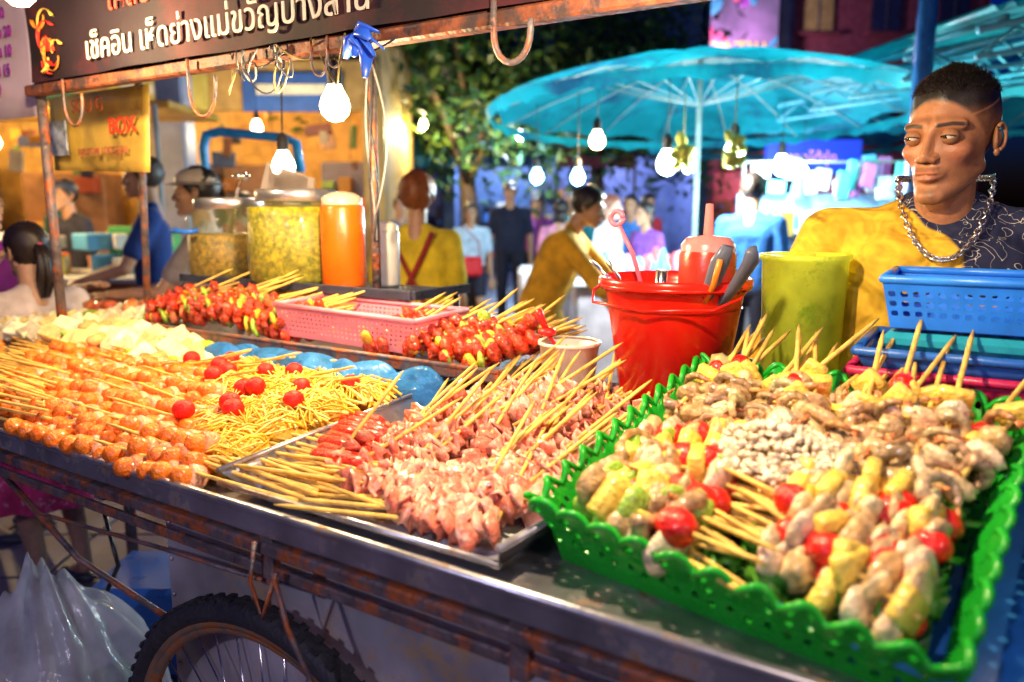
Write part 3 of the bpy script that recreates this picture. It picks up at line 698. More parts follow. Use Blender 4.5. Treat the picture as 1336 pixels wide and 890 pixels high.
def head(parent,M,skin,hairc,hair='short',res=(56,44),k=1.0,detail=False,gaze=(0,0)):
    D,r,F=headverts(*res);P=D*r[:,None];x,y,z=P.T
    col=np.tile(np.array(skin,float),(len(P),1))
    nzz=np.sin(x*170+z*90)*np.sin(y*150-z*120)*.5+np.sin(x*60+y*80)*.5
    line=.066-1.15*np.maximum(0,y+.072);line=np.maximum(line,-.062)
    if hair=='bald': m=np.zeros(len(P))
    else: m=sstep(-.006,.008,z-line+nzz*.002)
    if hair=='fade':
        top=sstep(.050,.085,z+.15*np.minimum(0,y*.3));thick=.001+.006*top+.001*nzz;mm=m*(.45+.55*sstep(.02,.06,z))
        slash=sstep(.0026,.0012,np.abs((z-.050)-.35*(y-.0)))*(y>-.05)*(y<.03)*(x>0);mm=mm*(1-.6*slash)
    else: thick=.014+.006*nzz;mm=m
    if hair=='curly': thick=.026+.012*nzz
    if hair=='long': thick=.016+.004*nzz
    lip=sstep(.020,.016,np.abs(x))*sstep(-.0775,-.0755,z)*sstep(-.055,-.0575,z)*(y<-.078)
    col=col*(1-lip[:,None]*.6)+np.array((skin[0]*.85,skin[1]*.55,skin[2]*.65))*lip[:,None]*.6
    br=sstep(.0046,.0022,np.abs(z-(.0185+.12*(.03-np.abs(np.abs(x)-.034)))))*sstep(.009,.014,np.abs(x))*sstep(.056,.048,np.abs(x))*(y<-.05)
    col=col*(1-br[:,None]*.95)+np.array(hairc)*br[:,None]*.95
    if detail:
        st=sstep(-.049,-.051,z)*sstep(-.059,-.056,z)*sstep(.026,.018,np.abs(x))*(y<-.075)*.50+.45*sstep(-.083,-.092,z)*(y<-.05)*sstep(.020,.008,np.abs(x))
        st=np.clip(st*(.75+.5*nzz),0,.6);col=col*(1-st[:,None])+np.array(hairc)*st[:,None]
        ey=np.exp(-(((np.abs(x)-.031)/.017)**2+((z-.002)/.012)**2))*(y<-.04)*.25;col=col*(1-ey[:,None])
        ck=np.exp(-(((np.abs(x)-.045)/.02)**2+((z+.028)/.02)**2))*(y<-.03);col[:,0]*=1+ck*.1;col[:,1]*=1-ck*.08
    col=col*(1-mm[:,None])+np.array(hairc)*mm[:,None]
    P=P+D*(thick*m)[:,None]
    mb=MB();mb.add(P,F,0,col)
    for s_ in(-1,1):
        e=np.array([s_*.031,-.0765,.0005])
        mb.ell(e,(.0125,.0125,.0125),sub=3,m=1,col=(.45,.41,.38))
        g=np.array([gaze[0],-1.0,gaze[1]],float);g=g/np.linalg.norm(g)
        mb.ell(e+g*.0078,(.0064,.0055,.0064),sub=3,m=1,col=(.02,.010,.006))
        V,FF=ico(4 if detail else 3);Ve=V*np.array((.0150,.0140,.0138))
        Fk=[f for f in FF if (np.mean(Ve[list(f),2])>.0022 - 18*np.mean(Ve[list(f),0])**2 or np.mean(Ve[list(f),2])<-.0040+18*np.mean(Ve[list(f),0])**2)]
        mb.add(Ve+e,Fk,0,np.array(skin)*.80)
        if detail:
            Pl=[e+np.array([.0152*math.sin(a),-.0143*math.cos(a),.0026-18*(.015*math.sin(a))**2*.9]) for a in np.linspace(-1.0,1.0,11)];mb.tube(Pl,.0010,5,m=0,col=hairc)
        ec=np.array([s_*.072,.014,-.008])
        mb.ell(ec,(.005,.013,.023),R=rotm((0,0,1),s_*.35),sub=3,m=0,col=np.array(skin)*.80)
        Pe=[ec+np.array([s_*(.004+.005*(.5+.5*math.sin(a))),.002+.014*math.sin(a)*1.0,.004+.022*math.cos(a)]) for a in np.linspace(-.7,3.3,16)]
        mb.tube(Pe,[.0036]*16,7,m=0,col=np.array(skin)*1.0);mb.ell(ec+np.array([s_*.003,-.002,-.022]),(.0045,.007,.008),sub=2,m=0,col=skin)
        mb.ell(ec+np.array([s_*.003,-.008,-.004]),(.004,.004,.007),sub=2,m=0,col=np.array(skin)*.9)
        mb.ell(ec+np.array([s_*.003,.002,.002]),(.005,.009,.015),sub=2,m=0,col=np.array(skin)*.7)
    if hair=='long' or hair=='pony':
        if hair=='long': mb.ell((0,.055,-.06),(.07,.04,.11),sub=3,nz=.06,m=0,col=hairc)
        else:
            mb.ell((0,.11,.03),(.02,.02,.02),sub=2,m=0,col=(.5,.05,.1))
            for q in range(14):
                a=U(0,6.28);rr=U(.0,.02);mb.tube([(rr*math.cos(a),.11+rr*math.sin(a),.03),(rr*math.cos(a)*1.6,.15,-.03),(rr*2*math.cos(a),.14+rr*math.sin(a),-.12),(rr*math.cos(a),.12,-.2)],[.012,.016,.013,.003],6,m=0,col=jit(hairc))
    if hair in('cap','hat'):
        cc=(.03,.04,.08) if hair=='cap' else (.55,.42,.3)
        V,FF=ico(3);Vh=V*np.array((.086,.106,.075))+np.array((0,.012,.05));Fk=[f for f in FF if np.mean(Vh[list(f),2])>.045]
        mb.add(Vh,Fk,0,cc)
        if hair=='cap': mb.ell((0,-.115,.052),(.06,.05,.006),R=rotm((1,0,0),.2),sub=3,m=0,col=cc)
        else: mb.lathe([(.085,.05),(.15,.035),(.152,.037)],(0,.01,0),32,m=0,col=(.7,.55,.4),capb=False)
    if detail:
        idx=np.where((m>.9)&(P[:,2]>.075))[0]
        for q in rng.choice(idx,min(4200,len(idx)*3)):
            p=P[q]+rng.normal(0,.002,3);n_=D[q]*.6+rng.normal(0,.3,3)+np.array([0,-.5,.1]);n_/=np.linalg.norm(n_);L_=.006*U(.5,1.3)
            mb.tube([p-n_*.003,p+n_*L_],[.0007,.0002],3,m=0,col=jit(hairc,.3),cap=False)
    mk('head',mb,[SKIN,mat('eye',vc=True,rough=.08,na=0,bump=0,coat=1)],Matrix(M)@Matrix.Scale(k,4),parent=parent)
def remesh(name,caps,voxel,matl,colf,parent,M=ID,smooth=4):
    mb=MB()
    for (a,ra,b,rb_) in caps:
        a=np.array(a,float);b=np.array(b,float);mb.ell(a,(ra,)*3,sub=2)
        if np.linalg.norm(a-b)>1e-4:
            mb.ell(b,(rb_,)*3,sub=2);mb.tube([a,b],[ra*.99,rb_*.99],14)
    me=bpy.data.meshes.new('t');me.from_pydata(np.concatenate(mb.v).tolist(),[],mb.f)
    bm=bmesh.new();bm.from_mesh(me);bmesh.ops.recalc_face_normals(bm,faces=bm.faces);bm.to_mesh(me);bm.free()
    o=bpy.data.objects.new('t',me);scene.collection.objects.link(o)
    r=o.modifiers.new('r','REMESH');r.mode='VOXEL';r.voxel_size=voxel
    s=o.modifiers.new('s','SMOOTH');s.iterations=smooth;s.factor=.6
    dg=bpy.context.evaluated_depsgraph_get();me2=bpy.data.meshes.new_from_object(o.evaluated_get(dg));bpy.data.objects.remove(o)
    n=len(me2.vertices);co_=np.empty(n*3,np.float32);me2.vertices.foreach_get('co',co_);co_=co_.reshape(-1,3)
    C=np.ones((n,4),np.float32);C[:,:3]=colf(co_)
    at=me2.color_attributes.new('col','FLOAT_COLOR','POINT');at.data.foreach_set('color',C.ravel())
    me2.polygons.foreach_set('use_smooth',[True]*len(me2.polygons));me2.materials.clear();me2.materials.append(matl)
    ob=bpy.data.objects.new(name,me2);scene.collection.objects.link(ob);ob.parent=parent;ob.matrix_local=M;return ob
def hand(mb,w,d,side,col,k=1.0,curl=.5):
    w=np.array(w,float);Fm=frame(d,0);z=Fm[:,2];x=Fm[:,0]*side;y=Fm[:,1]
    mb.ell(w+z*.045*k,(.040*k,.014*k,.048*k),R=np.stack([x,y,z],1),sub=2,col=col)
    for i,L_ in enumerate((.066,.075,.070,.054)):
        b=w+z*.08*k+x*(-.030+.020*i)*k
        P=[b,b+(z*math.cos(curl*.4)-y*math.sin(curl*.4))*L_*.5*k]
        P.append(P[-1]+(z*math.cos(curl)-y*math.sin(curl))*L_*.3*k);P.append(P[-1]+(z*math.cos(curl*1.8)-y*math.sin(curl*1.8))*L_*.25*k)
        mb.tube(P,[.0095*k,.0088*k,.008*k,.005*k],7,col=col)
    b=w+z*.025*k-x*.035*k;mb.tube([b,b+(z*.6-x*.6-y*.2)*.035*k,b+(z*.9-x*.5-y*.4)*.062*k],[.011*k,.010*k,.006*k],7,col=col)
def person(name,x,y,H,th,shirt,pants,skin=(.42,.22,.12),hairc=(.02,.012,.01),hair='short',lean=0,arms=None,stride=0,sleeve=.55,short=False,skirt=None,headyaw=0,headpitch=0,vox=.011,headres=(56,44),detail=False,shirtmat=None,shirtcol=None,hk=1.0,fat=1.0,up=0,shw=.108,gaze=(0,0),hup=0):
    E=empty(name,Matrix.Translation((x,y,0))@Matrix.Rotation(math.radians(th),4,'Z'))
    h=H;ln=math.radians(lean)
    def T(p):
        p=np.array(p,float)
        if .6<p[2]<.86: p[2]+=up*min(1,(p[2]-.6)/.15)
        p=p*h;pv=np.array([0,0,.53*h]);q=p-pv
        if q[2]>0: q=np.array([q[0],q[1]*math.cos(ln)-q[2]*math.sin(ln),q[1]*math.sin(ln)+q[2]*math.cos(ln)])
        return q+pv
    f=fat
    SH=[T((s_*shw,.005,.805)) for s_ in(-1,1)]
    arms=arms or [((-.03,.01,-.19),(-.035,-.04,-.34)),((.03,.01,-.19),(.035,-.04,-.34))]
    EL=[SH[i]+np.array(arms[i][0])*h for i in range(2)];WR=[SH[i]+np.array(arms[i][1])*h for i in range(2)]
    torso=[(T((-.055,0,.755)),.062*h*f,T((.055,0,.755)),.062*h*f),(T((-.035,-.005,.65)),.058*h*f,T((.035,-.005,.65)),.058*h*f),
           (T((-.04,0,.55)),.060*h*f,T((.04,0,.55)),.060*h*f),(T((-.055,0,.755)),.062*h*f,T((-.04,0,.55)),.058*h*f),(T((.055,0,.755)),.062*h*f,T((.04,0,.55)),.058*h*f),
           (T((0,0,.755)),.062*h*f,T((0,0,.55)),.062*h*f),(SH[0],.036*h,SH[1],.036*h),(T((-.05,.008,.822)),.026*h,T((.05,.008,.822)),.026*h),(T((-.03,.010,.838)),.022*h,T((.03,.010,.838)),.022*h)]
    for i in range(2): torso.append((SH[i],.036*h,SH[i]+(EL[i]-SH[i])*sleeve*1.2,.035*h))
    sc=np.array(shirt)
    remesh('shirt',torso,vox,shirtmat or CLOTH,shirtcol or (lambda c:sc),E)
    sk=[(T((0,.012,.80)),.035*h,T((0,-.006,.90))+np.array([0,0,hup]),.032*h)]
    for i in range(2): sk+=[(SH[i],.028*h,EL[i],.0225*h),(EL[i],.0225*h,WR[i],.0145*h)]
    kn=[np.array([s_*.06*h,-(.03+stride*.09*s_)*h,.285*h]) for s_ in(-1,1)];an=[np.array([s_*.06*h,(.02-stride*.13*s_+(.05*stride if s_<0 else 0))*h,.05*h]) for s_ in(-1,1)]
    hp=[np.array([s_*.052*h,0,.52*h]) for s_ in(-1,1)]
    for i in range(2):
        sk+=[(hp[i],.045*h,kn[i],.031*h),(kn[i]-np.array([0,-.01*h,.06*h]),.031*h,an[i],.019*h),(kn[i],.030*h,kn[i]-np.array([0,-.01*h,.06*h]),.031*h),(an[i],.02*h,an[i]+np.array([0,-.08*h,-.03*h]),.015*h)]
    skc=np.array(skin);remesh('body',sk,vox,SKIN,lambda c:skc,E)
    mb=MB()
    for i in range(2):
        dv=WR[i]-EL[i];hand(mb,WR[i]-dv/np.linalg.norm(dv)*.01,dv,(1,-1)[i],skin,k=h/1.7)
    mk('hands',mb,[SKIN],parent=E)
    if skirt:
        mb=MB();prof=[(.07*h,.60*h),(.085*h,.55*h),(.12*h,.40*h),(skirt[1]*h,skirt[0]*h)]
        V=[];n=48
        for j,(r,z) in enumerate(prof):
            for i in range(n):
                a=2*math.pi*i/n;rr=r*(1+.10*j/3*math.sin(a*9)+.04*j/3*math.sin(a*5+1));V.append((rr*math.cos(a),rr*math.sin(a)*.85,z))
        mb.add(V,[(j*n+i,j*n+(i+1)%n,(j+1)*n+(i+1)%n,(j+1)*n+i) for j in range(3) for i in range(n)],0,pants)
        mk('skirt',mb,[skirt[2] if len(skirt)>2 else CLOTH],parent=E,solid=.004)
    else:
        tr=[(hp[0]+np.array([0,0,.02*h]),.058*h*f,hp[1]+np.array([0,0,.02*h]),.058*h*f)]
        for i in range(2):
            if short: tr.append((hp[i],.056*h,hp[i]+(kn[i]-hp[i])*.65,.048*h))
            else: tr+=[(hp[i],.054*h,kn[i],.039*h),(kn[i],.039*h,an[i]+np.array([0,0,.03*h]),.031*h)]
        pc=np.array(pants);remesh('trousers',tr,vox,CLOTH,lambda c:pc,E)
    mb=MB()
    for a in an:
        mb.ell(a+np.array([0,-.045*h,-.03*h]),(.026*h,.075*h,.018*h),sub=2,col=(.05,.05,.07))
    mk('shoes',mb,[PLAS],parent=E)
    hpos=T((0,-.018,.938))+np.array([0,0,hup]);M=Matrix.Translation(hpos)@Matrix.Rotation(math.radians(headyaw),4,'Z')@Matrix.Rotation(ln*.6+math.radians(headpitch),4,'X')
    head(E,M,skin,hairc,hair,headres,k=h/1.70*hk,detail=detail,gaze=gaze)
    return E
def vshirt():
    m=bpy.data.materials.new('yellow_navy_shirt');m.use_nodes=True;nt=m.node_tree;N=nt.nodes;L=nt.links;b=N['Principled BSDF']
    b.inputs['Roughness'].default_value=.85
    tc=N.new('ShaderNodeTexCoord');sx=N.new('ShaderNodeSeparateXYZ');L.new(tc.outputs['Object'],sx.inputs[0])
    n=N.new('ShaderNodeTexNoise');n.inputs['Scale'].default_value=5;n.inputs['Detail'].default_value=2;L.new(tc.outputs['Object'],n.inputs['Vector'])
    a=N.new('ShaderNodeMath');a.operation='MULTIPLY_ADD';L.new(n.outputs['Fac'],a.inputs[0]);a.inputs[1].default_value=.18;L.new(sx.outputs['X'],a.inputs[2])
    z=N.new('ShaderNodeMath');z.operation='MULTIPLY_ADD';L.new(sx.outputs['Z'],z.inputs[0]);z.inputs[1].default_value=.9;L.new(a.outputs[0],z.inputs[2])
    g=N.new('ShaderNodeMapRange');g.inputs['From Min'].default_value=1.285;g.inputs['From Max'].default_value=1.292;L.new(z.outputs[0],g.inputs['Value'])
    w_=N.new('ShaderNodeTexNoise');w_.inputs['Scale'].default_value=26;w_.inputs['Detail'].default_value=1;w_.inputs['Distortion'].default_value=1.5;L.new(tc.outputs['Object'],w_.inputs['Vector'])
    r=N.new('ShaderNodeValToRGB');e=r.color_ramp.elements;e[0].position=.49;e[0].color=(.008,.012,.05,1);e[1].position=.51;e[1].color=(.008,.012,.05,1)
    k=r.color_ramp.elements.new(.50);k.color=(.75,.7,.6,1);L.new(w_.outputs['Fac'],r.inputs['Fac'])
    r2=N.new('ShaderNodeValToRGB');e=r2.color_ramp.elements;e[0].position=.3;e[0].color=(.60,.33,.015,1);e[1].position=.7;e[1].color=(.82,.50,.03,1)
    L.new(w_.outputs['Fac'],r2.inputs['Fac'])
    mx=N.new('ShaderNodeMix');mx.data_type='RGBA';L.new(g.outputs[0],mx.inputs[0]);L.new(r2.outputs[0],mx.inputs[6]);L.new(r.outputs[0],mx.inputs[7]);L.new(mx.outputs[2],b.inputs['Base Color'])
    n3=N.new('ShaderNodeTexNoise');n3.inputs['Scale'].default_value=9;n3.inputs['Distortion'].default_value=.8;L.new(tc.outputs['Object'],n3.inputs['Vector']);bp=N.new('ShaderNodeBump');bp.inputs['Strength'].default_value=.9;bp.inputs['Distance'].default_value=.06
    L.new(n3.outputs['Fac'],bp.inputs['Height']);L.new(bp.outputs[0],b.inputs['Normal']);return m
VS=vshirt()
VX,VY,VH=.80,1.50,1.60
E=person('street_food_vendor',VX,VY,VH,-25,(.8,.5,.03),(.02,.02,.05),skin=(.36,.155,.075),hairc=(.010,.007,.007),hair='fade',vox=.0075,headres=(260,220),detail=True,shirtmat=VS,
   headyaw=-25,headpitch=4,arms=[((-.06,-.02,-.17),(-.03,-.13,-.24)),((.06,-.02,-.17),(.03,-.13,-.24))],sleeve=.75,hk=1.05,up=.034,shw=.122,fat=1.05,gaze=(-.35,-.15),hup=.022)
mb=MB();nL=70
for i in range(nL):
    a=-2.3+4.6*i/(nL-1)
    def cp(a):
        fx=math.sin(a);fy=-math.cos(a);f_=max(0,-fy)
        return np.array([.078*fx*(1+.0*fy),.012+(.122 if fy<0 else .06)*fy*(1 if fy<0 else 1), 1.452-.145*f_**1.3])
    p=cp(a);t_=cp(a+.02)-p
    Fm=frame(t_,(math.pi/2)*(i%2)+.4)
    Pr=[p+Fm[:,2]*.0070*math.cos(q)+Fm[:,0]*.0052*math.sin(q) for q in np.linspace(0,2*math.pi,9)]
    mb.tube(Pr,.0020,5,cap=False)
mk('neck_chain',mb,[CHROME],parent=E)
BK=(.02,.02,.04)
SK2=(.5,.26,.15)
person('man_in_navy_shirt',-2.02,4.5,1.66,-70,(.01,.04,.2),(.05,.05,.08),skin=SK2,hairc=(.06,.04,.03),arms=[((-.03,-.08,-.16),(0,-.22,-.2)),((.03,-.08,-.16),(0,-.22,-.2))])
person('man_with_hat',-1.42,3.7,1.56,-80,(.45,.35,.3),BK,skin=SK2,hair='hat',arms=[((-.03,-.1,-.15),(-.01,-.26,-.17)),((.03,-.1,-.15),(.02,-.24,-.15))])
person('person_in_cap',-3.35,6.1,1.58,-30,(.03,.03,.05),BK,skin=SK2,hair='cap')
person('woman_in_tank_top',-2.16,3.25,1.5,80,(.25,.02,.25),BK,skin=(.6,.32,.18),hair='long',sleeve=.1,arms=[((-.08,-.06,-.1),(-.05,-.2,.0)),((.05,-.06,-.14),(.03,-.2,-.1))])
FLOR=mat('pink_floral',(.7,.04,.18),rough=.8,ns=20,na=.4,dirt=((.85,.55,.6),34,.56))
person('girl_in_floral_skirt',-1.66,2.75,1.33,-120,(.6,.5,.5),(.6,.1,.2),skin=(.45,.25,.16),hair='pony',skirt=(.28,.17,FLOR),sleeve=.4,vox=.009)
E=person('woman_in_yellow_shirt',-.46,3.9,1.54,172,(.72,.5,.02),(.25,.03,.03),skin=SK2,hairc=(.22,.06,.015),hair='curly',fat=1.1)
mb=MB()
for s_ in(-1,1):
    mb.tube([(s_*.10,.10,1.28),(s_*.06,.122,1.18),(0,.13,1.06),(-s_*.07,.125,.93),(-s_*.09,.11,.84)],.014,6,flat=.4,roll=1.57,col=(.3,.02,.02))
mk('apron_straps',mb,[CLOTH],parent=E)
person('woman_in_orange_coat',.16,4.6,1.56,75,(.75,.36,.015),(.7,.34,.015),skin=SK2,hair='short',lean=24,arms=[((-.02,-.12,-.14),(-.01,-.2,-.27)),((.02,-.12,-.14),(.01,-.2,-.25))],skirt=(.2,.13),sleeve=1.0,fat=1.3)
E=person('woman_with_red_bag',-.42,8.2,1.42,8,(.5,.65,.8),(.02,.02,.04),skin=SK2,hair='long',short=True,stride=.5)
mb=MB();mb.box((-.02,-.14,.80),(.24,.08,.2),b=.03,col=(.7,.02,.03));mb.tube([(.09,-.1,.88),(.07,-.13,1.05),(-.08,-.06,1.2)],.012,6,col=(.6,.02,.02),flat=.4);mk('red_bag',mb,[PLAS],parent=E)
person('man_in_black_shirt',-.02,9.2,1.66,0,(.015,.02,.05),BK,skin=SK2,hair='cap')
person('woman_in_white_shirt',.82,6.8,1.48,60,(.75,.7,.72),BK,skin=(.6,.36,.26),hairc=(.2,.06,.03),hair='long',short=True)
person('woman_in_pink_shirt',.46,7.6,1.45,160,(.7,.25,.4),(.4,.3,.35),skin=SK2,hair='long')
person('pedestrian_in_blue',1.18,8.0,1.5,-20,(.05,.2,.6),BK,skin=SK2)
person('pedestrian_in_red',1.5,9.0,1.52,30,(.5,.03,.05),BK,skin=SK2)
person('stall_keeper',1.56,5.25,1.60,150,(.02,.12,.4),BK,skin=SK2,hair='short')
person('pedestrian_in_black',2.35,6.8,1.6,-140,(.03,.03,.05),BK,skin=SK2,hair='long')
person('pedestrian_in_grey',-1.05,7.6,1.5,20,(.12,.13,.2),BK,skin=SK2)
person('pedestrian_in_dark_blue',.95,10.5,1.6,180,(.02,.05,.2),BK,skin=SK2)
person('pedestrian_in_purple',.30,10.0,1.5,10,(.3,.06,.3),BK,skin=SK2,hair='long')
person('shopper_in_orange',-3.0,7.4,1.6,150,(.5,.15,.02),BK,skin=SK2)
person('shopper_in_dark_green',-4.0,7.2,1.6,-100,(.03,.10,.06),BK,skin=SK2)
person('pedestrian_in_teal',.68,9.0,1.55,-30,(.02,.3,.35),BK,skin=SK2)
person('pedestrian_in_violet',1.15,6.9,1.42,-60,(.25,.08,.4),BK,skin=SK2,hair='long')
person('shopper_in_red',-2.3,6.9,1.5,60,(.5,.04,.02),BK,skin=SK2,hair='long')
person('shopper_in_black',-4.7,6.5,1.6,20,(.03,.03,.04),BK,skin=SK2)
# ---------------------------------------------------------------- SETTING
mb=MB();mb.add([(-150,-60,0),(150,-60,0),(150,200,0),(-150,200,0)],[(0,1,2,3)]);
mk('ground',mb,[mat('night_asphalt',(.06,.05,.07),rough=.35,ns=3,na=.5,bump=.4,bs=90,dirt=((.03,.025,.05),1.5,.5))])
mb=MB()
for i in range(9):
    for j in range(12): mb.box((-3.2+.405*i,.6+.405*j,.006),(.39,.39,.012),b=.003,col=jit((.16,.12,.20),.25))
mk('paving_tiles',mb,[PAINT])
def shop(name,x0,x1,y,h,wallc,inc,goods=True,dep=2.5,floors=1,gc=None,hang=False):
    E=empty(name);mb=MB()
    mb.box(((x0+x1)/2,y+dep,h/2),(x1-x0,.15,h),col=wallc);mb.box((x0,y+dep/2,h/2),(.15,dep,h),col=wallc);mb.box((x1,y+dep/2,h/2),(.15,dep,h),col=wallc)
    mb.box(((x0+x1)/2,y+dep/2,2.75),(x1-x0,dep,.12),col=wallc);mb.box(((x0+x1)/2,y-.03,2.6),(x1-x0+.1,.12,.5),b=.02,col=wallc)
    if floors>1:
        mb.box(((x0+x1)/2,y+dep/2,(h+2.9)/2),(x1-x0,dep,h-2.9),col=wallc)
        n=max(2,int((x1-x0)/1.5))
        for f_ in range(floors-1):
            for i in range(n):
                cx_=x0+(i+.5)*(x1-x0)/n;zz=3.9+f_*2.8
                mb.box((cx_,y-.03,zz),(.9,.08,1.2),b=.01,col=tuple(np.array(wallc)*.5));mb.box((cx_,y-.08,zz),(.78,.02,1.08),col=random.choice([(.02,.03,.08),(.02,.03,.08),(.5,.35,.1)]));mb.box((cx_,y-.1,zz),(.03,.03,1.08),col=(.1,.1,.12))
                mb.box((cx_,y-.12,zz-.65),(1.1,.25,.06),col=wallc)
    n=int((x1-x0)/2.2)
    for i in range(n+1):
        mb.box((x0+i*(x1-x0)/n,y-.02,1.25),(.22,.22,2.5),b=.01,col=tuple(np.array(wallc)*.8))
    mk('walls',mb,[PAINT],parent=E)
    if goods:
        gc=gc or [(.4,.3,.05),(.35,.06,.03),(.4,.35,.25),(.05,.15,.3),(.1,.2,.08),(.02,.03,.06),(.3,.12,.02)]
        mb=MB();xx=x0+.3
        while xx<x1-.4:
            w_=U(.5,1.1);hh=U(.9,2.1)
            mb.box((xx+w_/2,y+dep*.7,hh/2),(w_,.5,hh),b=.02,col=jit(random.choice([(.12,.07,.05),(.2,.12,.05),(.06,.07,.12)]),.3))
            for q in range(int(hh/.25)):
                for r in range(3):
                    if random.random()<.6: mb.box((xx+w_*(r+.5)/3,y+dep*.7-.3,.15+q*.25),(w_*.25,.12,U(.08,.2)),b=.01,col=jit(random.choice(gc),.4))
            xx+=w_+U(.05,.8)
        mk('cabinets_and_goods',mb,[PAINT],parent=E)
    if hang:
        mb=MB()
        for k in range(70):
            xx=U(x0+.3,x1-.3);L_=U(.1,.5);mb.box((xx,y+U(.1,1.2),2.35-L_),(U(.06,.3),.03,U(.08,.35)),R=rotm((0,1,0),U(-.15,.15)),b=.01,col=jit(random.choice([(.5,.3,.03),(.12,.05,.03),(.4,.04,.03),(.05,.1,.25),(.3,.25,.15),(.03,.03,.05),(.08,.2,.06)]),.4))
            mb.tube([(xx,y+.5,2.4-L_),(xx,y+.5,2.6)],.004,4,col=(.05,.05,.05))
        for k in range(5):
            xx=x0+.8+k*1.35;mb.box((xx,y-.12,2.55+U(-.1,.1)),(1.0,.04,.38),b=.01,col=random.choice([(.5,.05,.03),(.03,.1,.35),(.55,.45,.1),(.1,.25,.1)]))
            mb.box((xx,y-.15,2.55),(.7,.01,.10),col=(.7,.65,.5))
        mk('hanging_goods_and_boards',mb,[PAINT],parent=E)
    for q in inc:
        mb=MB();mb.box((q[0],y+dep*.35,2.62),(1.1,.06,.05),b=.01);mk('tube_lamp',mb,[emi('tube_glow',q[2],14)],parent=E)
        lamp(q[0],y+dep*.3,2.5,q[1],q[2],.15,parent=E)
    return E
shop('yellow_shop_building',-8.4,-1.4,8.4,7.5,(.5,.30,.09),[(-6.6,120,(1,.66,.22)),(-4.6,120,(1,.68,.25)),(-2.6,100,(1,.6,.2))],floors=2,hang=True)
shop('blue_shop_building',-1.2,3.6,15.5,8.5,(.10,.16,.30),[(-.2,260,(.5,.7,1)),(2.2,260,(.7,.6,1))],floors=3)
shop('brick_building',5.6,13,23,16,(.30,.07,.08),[(8,300,(1,.5,.7))],floors=5)
shop('grey_shop_building',-12,-2,24,10,(.12,.12,.2),[(-5,160,(.8,.8,1))],floors=3)
mb=MB()
for i,(xx,c) in enumerate([(-2.0,(.03,.2,.4)),(-.7,(.05,.12,.35)),(.7,(.35,.06,.1))]):
    mb.sheet(lambda u,v,xx=xx:(xx+1.2*u,13.6-1.0*v,2.55-.4*v+.02*math.sin(u*40)),20,4,col=c)
    mb.box((xx+.6,12.6,2.08),(1.2,.01,.16),col=c);mb.tube([(xx,12.6,0),(xx,12.6,2.15)],.025,8,col=(.2,.2,.25));mb.tube([(xx+1.2,12.6,0),(xx+1.2,12.6,2.15)],.025,8,col=(.2,.2,.25))
mk('shop_awning',mb,[CLOTH])
mb=MB();mb.box((-2.62,6.4,1.9),(.22,.22,3.8),b=.02,col=(.24,.25,.36));mb.box((-2.62,6.4,.1),(.34,.34,.2),b=.02,col=(.2,.2,.26));mk('concrete_pillar',mb,[PAINT])
mb=MB();mb.tube([(-1.85,4.9,0),(-1.85,4.9,1.75),(-1.83,4.9,1.82),(-1.75,4.9,1.84),(-1.35,4.85,1.80),(-1.28,4.85,1.77),(-1.26,4.85,1.6)],.028,10,col=(.03,.35,.75));mk('blue_pipe_stand',mb,[PLAS])
mb=MB();mb.box((-3.6,5.6,.45),(2.6,.7,.9),b=.02,col=(.5,.15,.03));mb.box((-3.6,5.6,.92),(2.7,.8,.04),b=.01,col=(.6,.6,.55));mb.box((-3.6,5.75,2.05),(2.8,.9,.05),b=.01,col=(.6,.3,.04))
for x in(-4.9,-2.3): mb.tube([(x,5.3,.9),(x,5.3,2.05)],.02,8,col=(.4,.4,.4))
for k in range(60): mb.box((U(-4.8,-2.4),U(5.35,5.85),.95+.06+random.choice([0,.15])),(U(.08,.2),U(.08,.2),U(.08,.2)),R=rotm((0,0,1),U(0,3)),b=.01,col=random.choice([(.7,.1,.04),(.7,.5,.05),(.7,.65,.6),(.1,.35,.6),(.1,.4,.1)]))
mk('snack_stall',mb,[PAINT])
bulb(-3.3,5.2,1.80,60,(1,.68,.3),r=.05,cord=.12,e=20);bulb(-4.6,6.8,2.0,50,(1,.75,.4),r=.05,cord=.3,e=20)
bulb(-2.3,7.4,2.1,60,(1,.8,.5),r=.05,cord=.3,e=20)
def tree(name,x,y,h,cr,n,seed):
    random.seed(seed);E=empty(name,Matrix.Translation((x,y,0)));mb=MB()
    mb.tube([(0,0,0),(.05,0,h*.25),(-.04,.05,h*.5),(.1,0,h*.75)],[.16,.13,.1,.05],10);cl=[]
    for k in range(13):
        a=U(0,6.28);z0=h*U(.4,.7);r=cr*U(.4,1);e=(r*math.cos(a),r*math.sin(a),h*U(.5,1.05));mb.tube([(0,0,z0),(e[0]*.5,e[1]*.5,(z0+e[2])/2+.15),e],[.06,.04,.012],6);cl.append(e)
    mk('trunk_and_limbs',mb,[mat('bark',(.1,.06,.04),rough=.8)],parent=E)
    mb=MB()
    for k in range(n):
        c=random.choice(cl);s_=cr*.33;p=np.array([random.gauss(c[0],s_),random.gauss(c[1],s_),random.gauss(c[2],s_*.8)])
        R=rrot();w_=U(.05,.10);V=np.array([(-w_*.5,0,0),(0,-w_*1.3,0),(w_*.5,0,.01),(0,w_*1.3,0)])@R.T+p
        mb.add(V,[(0,1,2,3)],0,jit(random.choice([(.05,.13,.03),(.03,.08,.04),(.12,.18,.03)]),.3),False)
    mk('foliage',mb,[mat('leaves',vc=True,rough=.5,na=.2,ns=5,bump=0,transl=.35)],parent=E,recalc=False);random.seed(seed+50)
